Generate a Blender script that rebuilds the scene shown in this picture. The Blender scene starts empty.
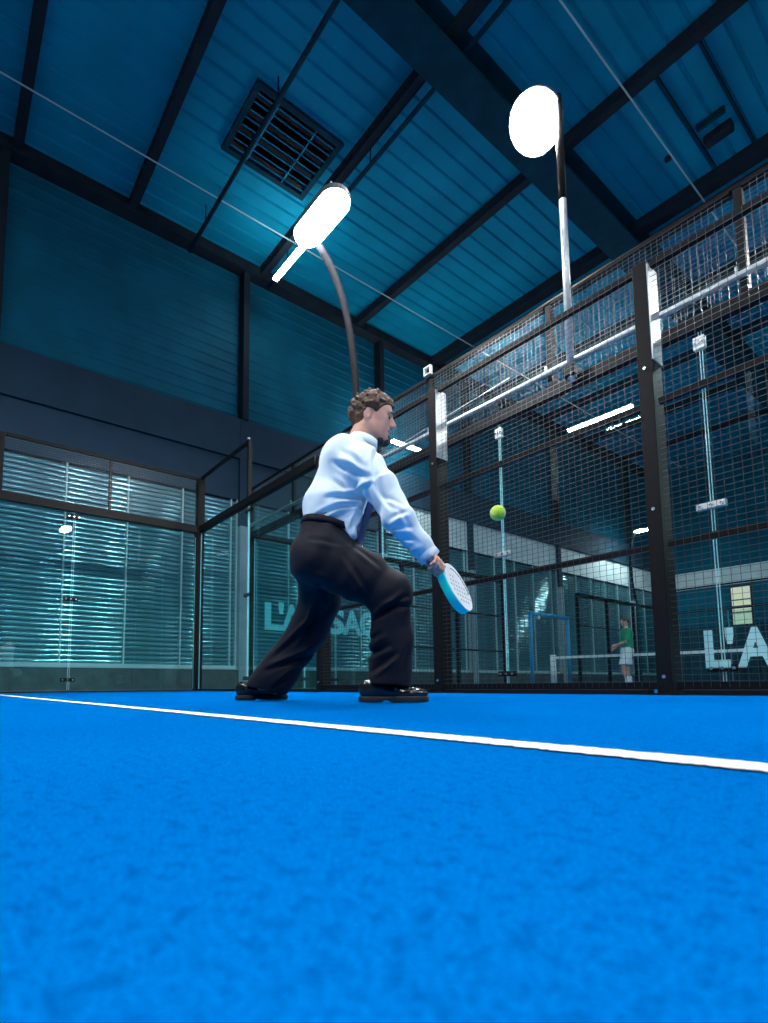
import bpy, math, random
import numpy as np
from mathutils import Vector, Matrix, noise
random.seed(7)
SC = bpy.context.scene
COL = SC.collection

# ------------------------------------------------------------------ camera
CAM = np.array([9.5332, -3.8452, 0.0785])
YAW, PIT, ROL = 0.6574, 0.0942, -0.0077
FPX, CX, CY = 537.08, 348.05, 634.6
_F = np.array([-math.cos(YAW)*math.cos(PIT), math.sin(YAW)*math.cos(PIT), math.sin(PIT)])
_R = np.array([math.sin(YAW), math.cos(YAW), 0.0]); _U = np.cross(_R, _F)
_c, _s = math.cos(ROL), math.sin(ROL)
_R, _U = _c*_R + _s*_U, -_s*_R + _c*_U
cd = bpy.data.cameras.new('camera'); cam = bpy.data.objects.new('camera', cd); COL.objects.link(cam)
cam.matrix_world = Matrix(((_R[0], _U[0], -_F[0], CAM[0]), (_R[1], _U[1], -_F[1], CAM[1]), (_R[2], _U[2], -_F[2], CAM[2]), (0, 0, 0, 1)))
cd.sensor_fit = 'HORIZONTAL'; cd.sensor_width = 36.0; cd.lens = 36.0*FPX/768
cd.shift_x = (384-CX)/768; cd.shift_y = (CY-511.5)/768
cd.clip_start = 0.01
cd.dof.use_dof = True; cd.dof.focus_distance = 2.9; cd.dof.aperture_fstop = cd.lens/3.2
SC.camera = cam
# ------------------------------------------------------------------ world, exposure
w = bpy.data.worlds.new('world'); SC.world = w; w.use_nodes = True
w.node_tree.nodes['Background'].inputs[0].default_value = (0.01, 0.04, 0.07, 1)
w.node_tree.nodes['Background'].inputs[1].default_value = 0.3
SC.view_settings.view_transform = 'Standard'; SC.view_settings.look = 'None'
SC.view_settings.gamma = 1.0; SC.view_settings.use_curve_mapping = False
SC.view_settings.exposure = 0.45
SC.cycles.use_denoising = True
SC.cycles.sample_clamp_indirect = 6.0
SC.cycles.max_bounces = 8; SC.cycles.transparent_max_bounces = 24
FLOOD = 230.0      # radiance of the court flood heads
TUBE = 38.0       # radiance of the linear hall lights

def at(px, py, axis, val):
    """point where the sight line through a pixel meets the plane axis = val"""
    d = _F + _R*(px-CX)/FPX + _U*(CY-py)/FPX
    return CAM + d*((val-CAM[axis])/d[axis])

# ------------------------------------------------------------------ materials
MATS = {}
def mat(name, col, rough=0.5, metal=0.0, var=0.0, scale=8.0, bump=0.0, bscale=60.0, emit=None, spec=0.5, sheen=0.0, streak=None):
    if name in MATS: return MATS[name]
    m = bpy.data.materials.new(name); m.use_nodes = True
    nt = m.node_tree; b = nt.nodes['Principled BSDF']
    b.inputs['Base Color'].default_value = (*col, 1); b.inputs['Roughness'].default_value = rough
    b.inputs['Metallic'].default_value = metal; b.inputs['Specular IOR Level'].default_value = spec
    if sheen: b.inputs['Sheen Weight'].default_value = sheen
    if emit:
        b.inputs['Emission Color'].default_value = (*emit[0], 1); b.inputs['Emission Strength'].default_value = emit[1]
    if var > 0 or bump > 0:
        tc = nt.nodes.new('ShaderNodeTexCoord'); mp_ = nt.nodes.new('ShaderNodeMapping')
        nt.links.new(tc.outputs['Object'], mp_.inputs[0])
        if streak: mp_.inputs['Scale'].default_value = streak
    if var > 0:
        n = nt.nodes.new('ShaderNodeTexNoise'); n.inputs['Scale'].default_value = scale; n.inputs['Detail'].default_value = 4
        nt.links.new(mp_.outputs[0], n.inputs['Vector'])
        r = nt.nodes.new('ShaderNodeValToRGB')
        r.color_ramp.elements[0].position = 0.3; r.color_ramp.elements[1].position = 0.7
        r.color_ramp.elements[0].color = tuple(max(0, c*(1-var)) for c in col)+(1,)
        r.color_ramp.elements[1].color = tuple(min(1, c*(1+var)) for c in col)+(1,)
        nt.links.new(n.outputs['Fac'], r.inputs[0]); nt.links.new(r.outputs[0], b.inputs['Base Color'])
    if bump > 0:
        n2 = nt.nodes.new('ShaderNodeTexNoise'); n2.inputs['Scale'].default_value = bscale; n2.inputs['Detail'].default_value = 3
        nt.links.new(mp_.outputs[0], n2.inputs['Vector'])
        bp = nt.nodes.new('ShaderNodeBump'); bp.inputs['Strength'].default_value = bump; bp.inputs['Distance'].default_value = 0.01
        nt.links.new(n2.outputs['Fac'], bp.inputs['Height']); nt.links.new(bp.outputs[0], b.inputs['Normal'])
    MATS[name] = m
    return m

def glass_mat(name, tint, gloss=(0.9, 1, 1), base=0.04, rough=0.0):
    m = bpy.data.materials.new(name); m.use_nodes = True; nt = m.node_tree
    for n in list(nt.nodes): nt.nodes.remove(n)
    o = nt.nodes.new('ShaderNodeOutputMaterial'); mx = nt.nodes.new('ShaderNodeMixShader')
    t = nt.nodes.new('ShaderNodeBsdfTransparent'); t.inputs[0].default_value = (*tint, 1)
    g = nt.nodes.new('ShaderNodeBsdfGlossy'); g.inputs[0].default_value = (*gloss, 1); g.inputs['Roughness'].default_value = rough
    f = nt.nodes.new('ShaderNodeLayerWeight'); f.inputs[0].default_value = 0.5
    pw = nt.nodes.new('ShaderNodeMath'); pw.operation = 'POWER'; pw.inputs[1].default_value = 5
    ma = nt.nodes.new('ShaderNodeMath'); ma.operation = 'MULTIPLY_ADD'; ma.inputs[1].default_value = 0.55; ma.inputs[2].default_value = base
    nt.links.new(f.outputs['Facing'], pw.inputs[0]); nt.links.new(pw.outputs[0], ma.inputs[0])
    nt.links.new(ma.outputs[0], mx.inputs[0]); nt.links.new(t.outputs[0], mx.inputs[1]); nt.links.new(g.outputs[0], mx.inputs[2])
    nt.links.new(mx.outputs[0], o.inputs[0])
    return m

def turf_mat():
    m = bpy.data.materials.new('blue_turf'); m.use_nodes = True; nt = m.node_tree; b = nt.nodes['Principled BSDF']
    b.inputs['Roughness'].default_value = 0.9; b.inputs['Specular IOR Level'].default_value = 0.0
    tc = nt.nodes.new('ShaderNodeTexCoord')
    def nz(s, d):
        n = nt.nodes.new('ShaderNodeTexNoise'); n.inputs['Scale'].default_value = s; n.inputs['Detail'].default_value = d
        nt.links.new(tc.outputs['Object'], n.inputs['Vector']); return n
    fine, mid, big = nz(420, 3), nz(95, 3), nz(2.2, 4)
    def ramp(n, a, ca, c, cc):
        r = nt.nodes.new('ShaderNodeValToRGB'); e = r.color_ramp.elements
        e[0].position = a; e[0].color = (*ca, 1); e[1].position = c; e[1].color = (*cc, 1)
        nt.links.new(n.outputs['Fac'], r.inputs[0]); return r
    r1 = ramp(fine, 0.36, (0.0, 0.082, 0.29), 0.62, (0.0, 0.150, 0.485))
    r2 = ramp(mid, 0.28, (0.62, 0.62, 0.68), 0.50, (1, 1, 1))
    r3 = ramp(big, 0.3, (0.88, 0.88, 0.9), 0.7, (1, 1, 1))
    def mul(a, c):
        x = nt.nodes.new('ShaderNodeMix'); x.data_type = 'RGBA'; x.blend_type = 'MULTIPLY'; x.inputs[0].default_value = 1
        nt.links.new(a, x.inputs[6]); nt.links.new(c, x.inputs[7]); return x.outputs[2]
    nt.links.new(mul(mul(r1.outputs[0], r2.outputs[0]), r3.outputs[0]), b.inputs['Base Color'])
    bp = nt.nodes.new('ShaderNodeBump'); bp.inputs['Strength'].default_value = 0.5; bp.inputs['Distance'].default_value = 0.004
    nt.links.new(fine.outputs['Fac'], bp.inputs['Height']); nt.links.new(bp.outputs[0], b.inputs['Normal'])
    return m

M = dict(
    turf=turf_mat(),
    line=mat('white_line_turf', (0.9, 0.93, 0.95), 0.9, var=0.12, scale=300, bump=0.4, bscale=400, spec=0.1),
    concrete=mat('grey_concrete', (0.16, 0.22, 0.25), 0.8, var=0.2, scale=5, bump=0.1),
    plinth=mat('dark_plinth', (0.06, 0.09, 0.10), 0.6, var=0.3, scale=4),
    clad=mat('teal_cladding', (0.001, 0.105, 0.170), 0.7, var=0.18, scale=1.3, spec=0.15),
    deck=mat('blue_roof_deck', (0.001, 0.25, 0.385), 0.75, var=0.15, scale=0.9, spec=0.1),
    steel=mat('dark_roof_steel', (0.016, 0.026, 0.036), 0.75, var=0.2, scale=3, spec=0.1),
    beam=mat('teal_main_beam', (0.001, 0.042, 0.068), 0.75, var=0.2, scale=3, spec=0.1),
    band=mat('dark_grey_band', (0.004, 0.032, 0.062), 0.85, var=0.15, scale=2),
    pale_shaded=mat('shaded_pale_band', (0.010, 0.042, 0.078), 0.85, var=0.1, scale=2),
    pale=mat('pale_grey_band', (0.72, 0.76, 0.78), 0.7, var=0.1, scale=2),
    column=mat('pale_column_paint', (0.30, 0.40, 0.45), 0.6, var=0.1, scale=4),
    slat=mat('aluminium_slat', (0.15, 0.38, 0.44), 0.13, metal=0.6, var=0.1, scale=3),
    mullion=mat('pale_mullion', (0.4, 0.55, 0.58), 0.5),
    black=mat('black_powder_coat', (0.006, 0.006, 0.007), 0.5, var=0.2, scale=20, spec=0.14),
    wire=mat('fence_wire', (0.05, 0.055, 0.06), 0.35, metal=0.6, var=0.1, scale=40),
    wireh=mat('toplit_level_wire', (0.10, 0.125, 0.135), 0.35, metal=0.6, var=0.1, scale=40),  # level wires paler: light caught from above is put into their colour
    wirelit=mat('lit_fence_wire', (0.13, 0.18, 0.20), 0.4, metal=0.6, var=0.1, scale=40),  # lighter copy of the fence wire, lamp light painted into its colour
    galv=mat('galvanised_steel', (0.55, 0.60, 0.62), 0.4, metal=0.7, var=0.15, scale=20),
    chrome=mat('bright_bolt', (0.8, 0.85, 0.85), 0.25, metal=0.9),
    glass=glass_mat('clear_glass', (0.80, 0.93, 0.93)),
    edge=mat('glass_edge', (0.35, 0.75, 0.78), 0.2, spec=0.8),
    poledark=mat('matt_dark_pole', (0.006, 0.006, 0.008), 0.75, spec=0.05),
    rubber=mat('black_rubber', (0.01, 0.01, 0.012), 0.7),
    letterb=mat('turquoise_vinyl', (0.13, 0.55, 0.60), 0.7, var=0.08, scale=6),
    letter=mat('pale_turquoise_vinyl', (0.30, 0.62, 0.68), 0.7, var=0.08, scale=6),
    flood=mat('lit_flood_lens', (0.9, 0.9, 0.9), 0.5, emit=((0.97, 0.99, 1.0), FLOOD)),
    tube=mat('lit_diffuser', (0.9, 0.9, 0.9), 0.5, emit=((0.93, 0.98, 1.0), TUBE)),
    washer=mat('lit_wall_washer', (0.9, 0.9, 0.9), 0.5, emit=((0.97, 0.99, 1.0), 150.0)),
    housing=mat('grey_lamp_housing', (0.10, 0.11, 0.12), 0.5, metal=0.3),
    pit=mat('dark_vent_void', (0.02, 0.018, 0.02), 0.9),
    winglow=mat('lit_window_pane', (0.9, 0.8, 0.6), 0.4, emit=((1.0, 0.82, 0.55), 0.35)),
    bluepaint=mat('blue_frame_paint', (0.02, 0.33, 0.62), 0.5, var=0.1),
    white=mat('white_paint', (0.8, 0.85, 0.85), 0.5),
    netcord=mat('dark_net_cord', (0.02, 0.025, 0.03), 0.8),
    shirt=mat('white_shirt_cotton', (0.84, 0.94, 0.97), 0.85, var=0.03, scale=12, bump=0.12, bscale=900, spec=0.2),
    trouser=mat('charcoal_wool', (0.0055, 0.0062, 0.012), 0.7, var=0.2, scale=25, bump=0.15, bscale=700, spec=0.18, sheen=0.02),
    leather=mat('black_polished_leather', (0.008, 0.008, 0.010), 0.18, spec=0.6),
    sole=mat('black_sole', (0.012, 0.012, 0.012), 0.6),
    sock=mat('white_sock', (0.7, 0.7, 0.72), 0.9),
    skin=mat('skin', (0.66, 0.35, 0.26), 0.5, var=0.10, scale=30, spec=0.35),
    hair=mat('brown_curly_hair', (0.085, 0.037, 0.016), 0.5, var=0.45, scale=70),
    beard=mat('dark_beard', (0.04, 0.024, 0.018), 0.7, var=0.4, scale=120),
    tie=mat('navy_tie', (0.008, 0.03, 0.12), 0.55),
    eye=mat('dark_eye', (0.02, 0.015, 0.012), 0.3),
    racketface=mat('white_racket_face', (0.82, 0.84, 0.84), 0.4, var=0.04, scale=30),
    racketedge=mat('cyan_racket_edge', (0.01, 0.95, 0.78), 0.35),
    grip=mat('dark_blue_grip', (0.02, 0.04, 0.12), 0.7),
    dark=mat('dark_print', (0.02, 0.02, 0.022), 0.5),
    holes=mat('grey_hole', (0.33, 0.36, 0.37), 0.7),
    ball=mat('yellow_felt', (0.55, 0.80, 0.03), 0.95, var=0.15, scale=120, bump=0.6, bscale=350, sheen=0.5),
    seam=mat('pale_seam', (0.75, 0.8, 0.7), 0.8),
    green=mat('green_jersey', (0.012, 0.33, 0.15), 0.8, var=0.1),
    shorts=mat('white_shorts', (0.75, 0.82, 0.86), 0.8),
)

# ------------------------------------------------------------------ mesh helpers
class MB:
    def __init__(s): s.v = []; s.f = []
    def add(s, vs, fs):
        o = len(s.v); s.v += [tuple(float(c) for c in v) for v in vs]; s.f += [tuple(o+i for i in f) for f in fs]; return s
    def box(s, x0, x1, y0, y1, z0, z1):
        vs = [(x, y, z) for x in (x0, x1) for y in (y0, y1) for z in (z0, z1)]
        return s.add(vs, [(0, 1, 3, 2), (4, 6, 7, 5), (0, 4, 5, 1), (2, 3, 7, 6), (0, 2, 6, 4), (1, 5, 7, 3)])
    def bar(s, a, b, wd, ht=None, up=(0, 0, 1)):
        a, b = Vector(a), Vector(b); d = (b-a).normalized(); u = Vector(up)
        if abs(d.dot(u)) > 0.95: u = Vector((1, 0, 0))
        sd = d.cross(u).normalized()*wd/2; uu = sd.cross(d).normalized()*(ht or wd)/2
        vs = [p+i*sd+j*uu for p in (a, b) for i, j in ((-1, -1), (1, -1), (1, 1), (-1, 1))]
        return s.add(vs, [(3, 2, 1, 0), (4, 5, 6, 7), (0, 1, 5, 4), (1, 2, 6, 5), (2, 3, 7, 6), (3, 0, 4, 7)])
    def tube(s, path, r, n=10, caps=True):
        path = [Vector(p) for p in path]; rs = r if isinstance(r, (list, tuple)) else [r]*len(path)
        d0 = (path[1]-path[0]).normalized(); u = Vector((0, 0, 1)) if abs(d0.z) < 0.9 else Vector((1, 0, 0))
        vs = []; prev = d0.cross(u).normalized()
        for i, p in enumerate(path):
            d = (path[min(i+1, len(path)-1)]-path[max(i-1, 0)]).normalized()
            prev = (prev-d*prev.dot(d)).normalized(); q = d.cross(prev)
            for k in range(n):
                t = 2*math.pi*k/n; vs.append(p+(prev*math.cos(t)+q*math.sin(t))*rs[i])
        fs = [(i*n+k, i*n+(k+1) % n, (i+1)*n+(k+1) % n, (i+1)*n+k) for i in range(len(path)-1) for k in range(n)]
        if caps: fs += [tuple(range(n-1, -1, -1)), tuple((len(path)-1)*n+k for k in range(n))]
        return s.add(vs, fs)
    def disc(s, c, nrm, r, h, n=28):
        c, nrm = Vector(c), Vector(nrm).normalized()
        return s.tube([c, c+nrm*h], r, n)
    def build(s, name, m, parent=None, smooth=False, label=None, cat=None, group=None, kind=None, bevel=0):
        me = bpy.data.meshes.new(name); me.from_pydata(s.v, [], s.f); me.update()
        return obj(name, me, m, parent, smooth, label, cat, group, kind, bevel)

def obj(name, me, m, parent=None, smooth=False, label=None, cat=None, group=None, kind=None, bevel=0):
    if m is not None and len(me.materials) == 0: me.materials.append(m)
    if smooth: me.polygons.foreach_set('use_smooth', [True]*len(me.polygons))
    o = bpy.data.objects.new(name, me); COL.objects.link(o)
    if parent is not None: o.parent = parent
    tag(o, label, cat, group, kind)
    if bevel:
        b = o.modifiers.new('bevel', 'BEVEL'); b.width = bevel; b.segments = 2; b.limit_method = 'ANGLE'
    return o
def tag(o, label=None, cat=None, group=None, kind=None):
    if label: o['label'] = label
    if cat: o['category'] = cat
    if group: o['group'] = group
    if kind: o['kind'] = kind
def thing(name, label, cat, loc=(0, 0, 0), rz=0.0, group=None):
    o = bpy.data.objects.new(name, None); COL.objects.link(o); o.location = loc; o.rotation_euler = (0, 0, rz)
    o.empty_display_size = 0.1; tag(o, label, cat, group); return o
def struct(o, label=None):
    o['kind'] = 'structure'
    if label: o['label'] = label
    return o
def copy_tree(o, parent=None):
    c = o.copy(); COL.objects.link(c)
    if parent is not None: c.parent = parent
    for ch in list(o.children): copy_tree(ch, c)
    return c

# ------------------------------------------------------------------ hall shell
XB, XF, YL, YR, ZC = -1.5, 24.0, -13.0, 24.0, 10.25
struct(MB().box(XB-0.3, XF, YL, YR, -0.22, -0.012).build('floor', M['concrete']), 'grey concrete hall floor under and between the courts')
b = MB(); x = XB-0.1
prof = []
while x < XF:
    prof += [(x, ZC-0.035), (x+0.03, ZC-0.035), (x+0.05, ZC-0.07), (x+0.30, ZC-0.07)]; x += 0.33
for i in range(len(prof)-1):
    (xa, za), (xb, zb) = prof[i], prof[i+1]
    b.add([(xa, YL, za), (xb, YL, zb), (xb, YR, zb), (xa, YR, za)], [(0, 1, 2, 3)])
ceil = struct(b.build('ceiling', M['deck']), 'blue ribbed metal roof deck of the hall')
MB().box(XB-0.3, XF, YL, YR, ZC+0.05, ZC+0.2).build('roof_insulation', M['band'], ceil)
for y, ww, hh in ((-9.2, .16, .2), (-6.1, .16, .2), (-3.1, .16, .2), (-1.05, .16, .2), (2.0, .16, .22), (4.97, .17, .22), (11.0, .17, .22), (14.0, .17, .22), (17.0, .17, .22), (20.0, .17, .22)):
    MB().box(XB, XF, y-ww/2, y+ww/2, ZC-0.07-hh, ZC-0.07).build('purlin', M['steel'], ceil)
for xm in (4.55, 10.6, 16.6, 22.6):
    g = MB(); g.box(xm-0.29, xm+0.29, YL, YR, ZC-0.62, ZC-0.56); g.box(xm-0.04, xm+0.04, YL, YR, ZC-0.56, ZC-0.1); g.box(xm-0.29, xm+0.29, YL, YR, ZC-0.12, ZC-0.075)
    g.build('main_beam', M['beam'], ceil)
g = MB(); g.box(XB, XF, 7.85, 7.97, ZC-0.30, ZC-0.07); g.box(XB, XF, 8.25, 8.37, ZC-0.52, ZC-0.30); g.box(XB, XF, 7.97, 8.25, ZC-0.22, ZC-0.16)
g.build('girder', M['steel'], ceil)

wall = struct(MB().box(XB-0.25, XB-0.12, YL, YR, -0.2, ZC+0.1).build('wall_back', M['band']), 'back hall wall with louvred shutters below and teal cladding above')
COLS = [-8.0, -3.28, 1.60, 5.85, 9.62, 14.75, 20.6]
edges = [YL]+COLS+[YR]
for i in range(len(edges)-1):
    y0, y1 = edges[i]+0.08, edges[i+1]-0.08
    s = MB(); z = 6.25; pz = []
    while z < ZC-0.06:
        pz += [(z, 0), (z+0.12, 0), (z+0.14, 0.014), (z+0.20, 0.014), (z+0.22, 0)]; z += 0.25
    for (za, da), (zb, db) in zip(pz[:-1], pz[1:]):
        s.add([(XB-0.10+da, y0, za), (XB-0.10+da, y1, za), (XB-0.10+db, y1, zb), (XB-0.10+db, y0, zb)], [(0, 1, 2, 3)])
    s.build('cladding_sheet', M['clad'], wall)
    MB().box(XB-0.12, XB+0.02, y0, y1, 4.34, 5.30).build('wall_band_panel', M['pale'] if y0 > 5.5 else M['pale_shaded'], wall)  # one pale band; shade over the left bays is painted as a darker colour
    MB().box(XB-0.12, XB+0.10, y0, y1, 5.30, 6.24).build('dark_band_panel', M['band'], wall)
    MB().box(XB-0.12, XB+0.12, y0, y1, -0.012, 0.44).build('plinth', M['plinth'], wall)
    MB().box(XB-0.12, XB+0.14, y0, y1, 0.44, 0.455).build('plinth_cap', M['column'], wall)
for y in COLS:
    MB().box(XB-0.12, XB+0.16, y-0.075, y+0.075, 6.24, ZC-0.07).build('column', M['steel'], wall)
    MB().box(XB-0.12, XB+0.16, y-0.10, y+0.10, -0.012, 3.7).build('column', M['column'], wall)
    MB().box(XB-0.12, XB+0.11, y-0.10, y+0.10, 3.7, 6.24).build('column', M['band'], wall)
MB().box(XB-0.12, XB+0.22, YL, YR, ZC-0.34, ZC-0.10).build('eaves_beam', M['steel'], wall)

def slat_mesh(y0, y1):
    me = bpy.data.meshes.new('slat'); vs = []; n = 7
    for y in (y0, y1):
        for k in range(n):
            t = math.pi*k/(n-1); vs.append((0.020*math.sin(t)+0.006*math.cos(t), y, -0.0445*math.cos(t)))
    me.from_pydata(vs, [], [(k, n+k, n+k+1, k+1) for k in range(n-1)]); me.update(); me.materials.append(M['slat'])
    me.polygons.foreach_set('use_smooth', [True]*len(me.polygons)); return me
SHL = ['wide louvred aluminium shutter left of the wall column, beyond the court edge', 'louvred aluminium shutter behind the back glass, with bright vertical glints',
       'louvred aluminium shutter behind the turquoise lettering on the side glass', 'louvred aluminium shutter under the bright pale band behind the racket',
       'louvred aluminium shutter beyond the blue gate frame', 'dim louvred aluminium shutter behind the player in the green jersey', 'narrow louvred shutter in the far hall corner']
for i, (ya, yb) in enumerate(zip([YL+4.5]+COLS[1:], [COLS[1]]+COLS[2:]+[YR])):
    if i == 0: ya = COLS[0]
    y0, y1 = ya+0.13, yb-0.13
    t = thing('louvred_shutter', SHL[i], 'shutter', (XB, (y0+y1)/2, 0.46))
    h = (y1-y0)/2
    MB().box(-0.115, -0.10, -h, h, 0, 3.88).build('backing', M['band'], t)
    me = slat_mesh(-h+0.02, h-0.02)
    for k in range(40):
        o = obj('slat', me, None, t); o.location = (-0.02, 0, 0.11+0.0945*k)
    for k in range(int(2*h/1.12)+2):
        yy = min(h, -h+1.12*k) if k else -h
        MB().box(-0.10, 0.035, yy-0.014, yy+0.014, 0, 3.88).build('mullion', M['mullion'], t)
    MB().box(-0.10, 0.04, -h, h, 0.0, 0.07).build('bottom_rail', M['mullion'], t)
    MB().box(-0.10, 0.05, -h, h, 3.86, 3.88).build('top_rail', M['band'], t)

wr = struct(MB().box(XB-0.25, XF, YR, YR+0.15, -0.2, ZC+0.1).build('wall_right', M['clad']), 'far side wall of the hall in teal metal')
MB().box(XB, XF, YR-0.04, YR, -0.012, 2.6).build('grey_dado', M['band'], wr)
MB().box(XB, XF, YR-0.05, YR, 4.4, 5.2).build('pale_band_panel', M['pale'], wr)
win = struct(MB().box(1.30, 2.0, YR-0.07, YR-0.055, 2.6, 4.25).build('window_1', M['winglow']), 'small lit window in the far side wall')
f = MB()
for a in ((1.25, 1.30, 2.55, 4.30), (2.0, 2.05, 2.55, 4.30)): f.box(a[0], a[1], YR-0.09, YR-0.05, a[2], a[3])
for z in (2.55, 3.1, 3.65, 4.25): f.box(1.3, 2.0, YR-0.09, YR-0.05, z, z+0.05)
f.build('window_frame', M['band'], win)
struct(MB().box(XB-0.25, XF, YL-0.15, YL, -0.2, ZC+0.1).build('wall_left', M['clad']), 'near side wall of the hall in teal metal')
struct(MB().box(XF, XF+0.15, YL, YR, -0.2, ZC+0.1).build('wall_front', M['clad']), 'hall wall behind the court in teal metal')

# ------------------------------------------------------------------ court floors
turf = struct(MB().box(0.05, 20, -6.35, -0.05, -0.012, 0.0).build('court_turf', M['turf']), 'bright blue artificial turf of the near padel court')
struct(MB().box(0.2, 9.95, 1.12, 21.0, -0.012, 0.0).build('court_turf', M['turf']), 'blue turf of the neighbouring padel court behind the fence')
vs, fs = [], []
xx = 0.6
while xx < 10.2:
    vs += [(xx, -3.245-0.027+random.uniform(-.0035, .0035), 0.0025), (xx, -3.245+0.027+random.uniform(-.0035, .0035), 0.0025)]
    xx += 0.006 if xx > 7.5 else 0.02
fs = [(2*i, 2*i+2, 2*i+3, 2*i+1) for i in range(len(vs)//2-1)]
b = MB(); b.add(vs, fs)
b.build('centre_line', M['line'], turf, label='white painted centre line on the blue turf')

# ------------------------------------------------------------------ court enclosure
W2 = 3.2
def wire_mesh(ax0, ax1, z0, z1, fixed, along, pitch=0.05, r=0.0023):
    """welded mesh in the plane, along 'x' or 'y'"""
    b = MB(); h_ = MB()
    P = (lambda s, z, e: (s, fixed+e, z)) if along == 'x' else (lambda s, z, e: (fixed+e, s, z))
    n = int(round((ax1-ax0)/pitch))
    for k in range(1, n): b.bar(P(ax0+k*(ax1-ax0)/n, z0, 0), P(ax0+k*(ax1-ax0)/n, z1, 0), r)
    n = int(round((z1-z0)/(pitch*0.8)))
    for k in range(1, n): h_.bar(P(ax0, z0+k*(z1-z0)/n, r), P(ax1, z0+k*(z1-z0)/n, r), r)
    return b, h_
def mesh_parts(t, name, m, *a, **k):
    v, h_ = wire_mesh(*a, **k)
    v.build('upright_wires' if name == 'wire_mesh' else 'net_uprights', M[m], t, kind='stuff')
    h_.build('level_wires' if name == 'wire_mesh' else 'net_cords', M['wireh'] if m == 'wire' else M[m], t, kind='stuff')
def clamp_part(t, p, along, bright=False, size=0.21, hz=0.028):
    """glass joint clamp: a narrow plate with two bolts each side of the joint"""
    x, y, z = p; b = MB()
    for e in (-0.016, 0.016):
        if along == 'x': b.box(x-size/2, x+size/2, y+e-0.006, y+e+0.006, z-hz, z+hz)
        else: b.box(x+e-0.006, x+e+0.006, y-size/2, y+size/2, z-hz, z+hz)
    o = b.build('joint_clamp', M['galv'] if bright else M['black'], t, bevel=0.004)
    for q in (-0.36, 0, 0.36):
        if along == 'x': MB().disc((x+q*size, y-0.022, z), (0, -1, 0), 0.013, 0.007, 10).build('bolt', M['chrome'], o)
        else: MB().disc((x+0.022, y+q*size, z), (1, 0, 0), 0.013, 0.007, 10).build('bolt', M['chrome'], o)
def glass_panel(a0, a1, fixed, along, label, joint=True, z1=2.93, brights=(False, True, False), cl=(0.2, 1.5, 2.86)):
    P = (lambda s, y=0: (s, fixed, 0)) if along == 'x' else (lambda s: (fixed, s, 0))
    t = thing('glass_panel', label, 'glass panel', (0, 0, 0), group='court glass panels')
    b = MB()
    if along == 'x': b.box(a0+0.006, a1-0.006, fixed-0.006, fixed+0.006, 0.04, z1)
    else: b.box(fixed-0.006, fixed+0.006, a0+0.006, a1-0.006, 0.04, z1)
    b.build('pane', M['glass'], t)
    for s in (a0+0.004, a1-0.004):
        e = MB()
        if along == 'x': e.box(s-0.002, s+0.002, fixed-0.0065, fixed+0.0065, 0.04, z1)
        else: e.box(fixed-0.0065, fixed+0.0065, s-0.002, s+0.002, 0.04, z1)
        e.build('polished_edge', M['edge'], t)
    if joint:
        for z, br in zip(cl, brights):
            clamp_part(t, (a1, fixed, z) if along == 'x' else (fixed, a1, z), along, bool(br), *((0.085, 0.055) if br == 'top' else ()))
    return t
def post(x, y, z1, label, sx=0.09, sy=0.09, z0=0.0, name='fence_post', group='fence posts', bolts=True):
    t = thing(name, label, 'post', (x, y, 0), group=group)
    MB().box(-sx/2, sx/2, -sy/2, sy/2, z0, z1).build('upright', M['black'], t, bevel=0.004)
    if z0 == 0:
        MB().box(-sx/2-0.05, sx/2+0.05, -sy/2-0.05, sy/2+0.05, 0.0, 0.012).build('base_plate', M['black'], t)
    MB().box(-sx/2+0.002, sx/2-0.002, -sy/2+0.002, sy/2-0.002, z1, z1+0.004).build('end_cap', M['rubber'], t)
    if bolts:
        for z in (0.12, 1.25, 2.25):
            if z < z1: MB().disc((0, -sy/2, z), (0, -1, 0), 0.012, 0.006, 10).build('bolt', M['chrome'], t)
    return t
# --- back wall of the near court: glass, beam, upper mesh, posts
GJ = [-2*W2, -2*W2/3*2, -2*W2/3, 0.0]
for k, lab in enumerate(('clear glass panel of the back wall at its outer corner', 'clear glass panel in the middle of the back wall', 'clear glass panel of the back wall beside the corner post')):
    glass_panel(GJ[k]+(0.06 if k == 0 else 0.01), GJ[k+1]-(0.075 if k == 2 else 0.01), 0.0, 'y', lab, joint=(k < 2), brights=(False, False, False))
t = thing('back_wall_beam', 'dark horizontal beam on top of the back glass wall', 'beam')
MB().box(-0.05, 0.05, -2*W2-0.05, 0.05, 2.94, 3.08).build('beam', M['black'], t, bevel=0.004)
MB().tube([(0.0, -0.01, 2.75), (0.0, -0.10, 2.93)], 0.02, 8).build('gusset', M['black'], t)
post(0, 0.0, 4.0, 'black corner post where back glass and side glass meet', 0.15, 0.13)
post(0, -W2, 4.0, 'black upper post on the middle of the back wall beam', 0.08, 0.09, z0=3.08, bolts=False)
post(0, -2*W2, 4.0, 'black post at the outer end of the back wall', 0.10, 0.10)
for k, lab in ((0, 'upper wire mesh panel of the back wall at its outer end'), (1, 'upper wire mesh panel above back glass beside the corner post')):
    y0, y1 = -2*W2+k*W2+0.055, -2*W2+(k+1)*W2-0.07
    t = thing('upper_mesh_fence', lab, 'mesh panel', (0, 0, 0))
    MB().box(-0.02, 0.02, y0, y1, 3.97, 4.02).build('top_rail', M['black'], t)
    MB().box(-0.02, 0.02, (y0+y1)/2-0.022, (y0+y1)/2+0.022, 3.08, 3.97).build('middle_bar', M['black'], t)
    mesh_parts(t, 'wire_mesh', 'wire', y0, y1, 3.08, 3.97, 0.025, 'y')
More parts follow.
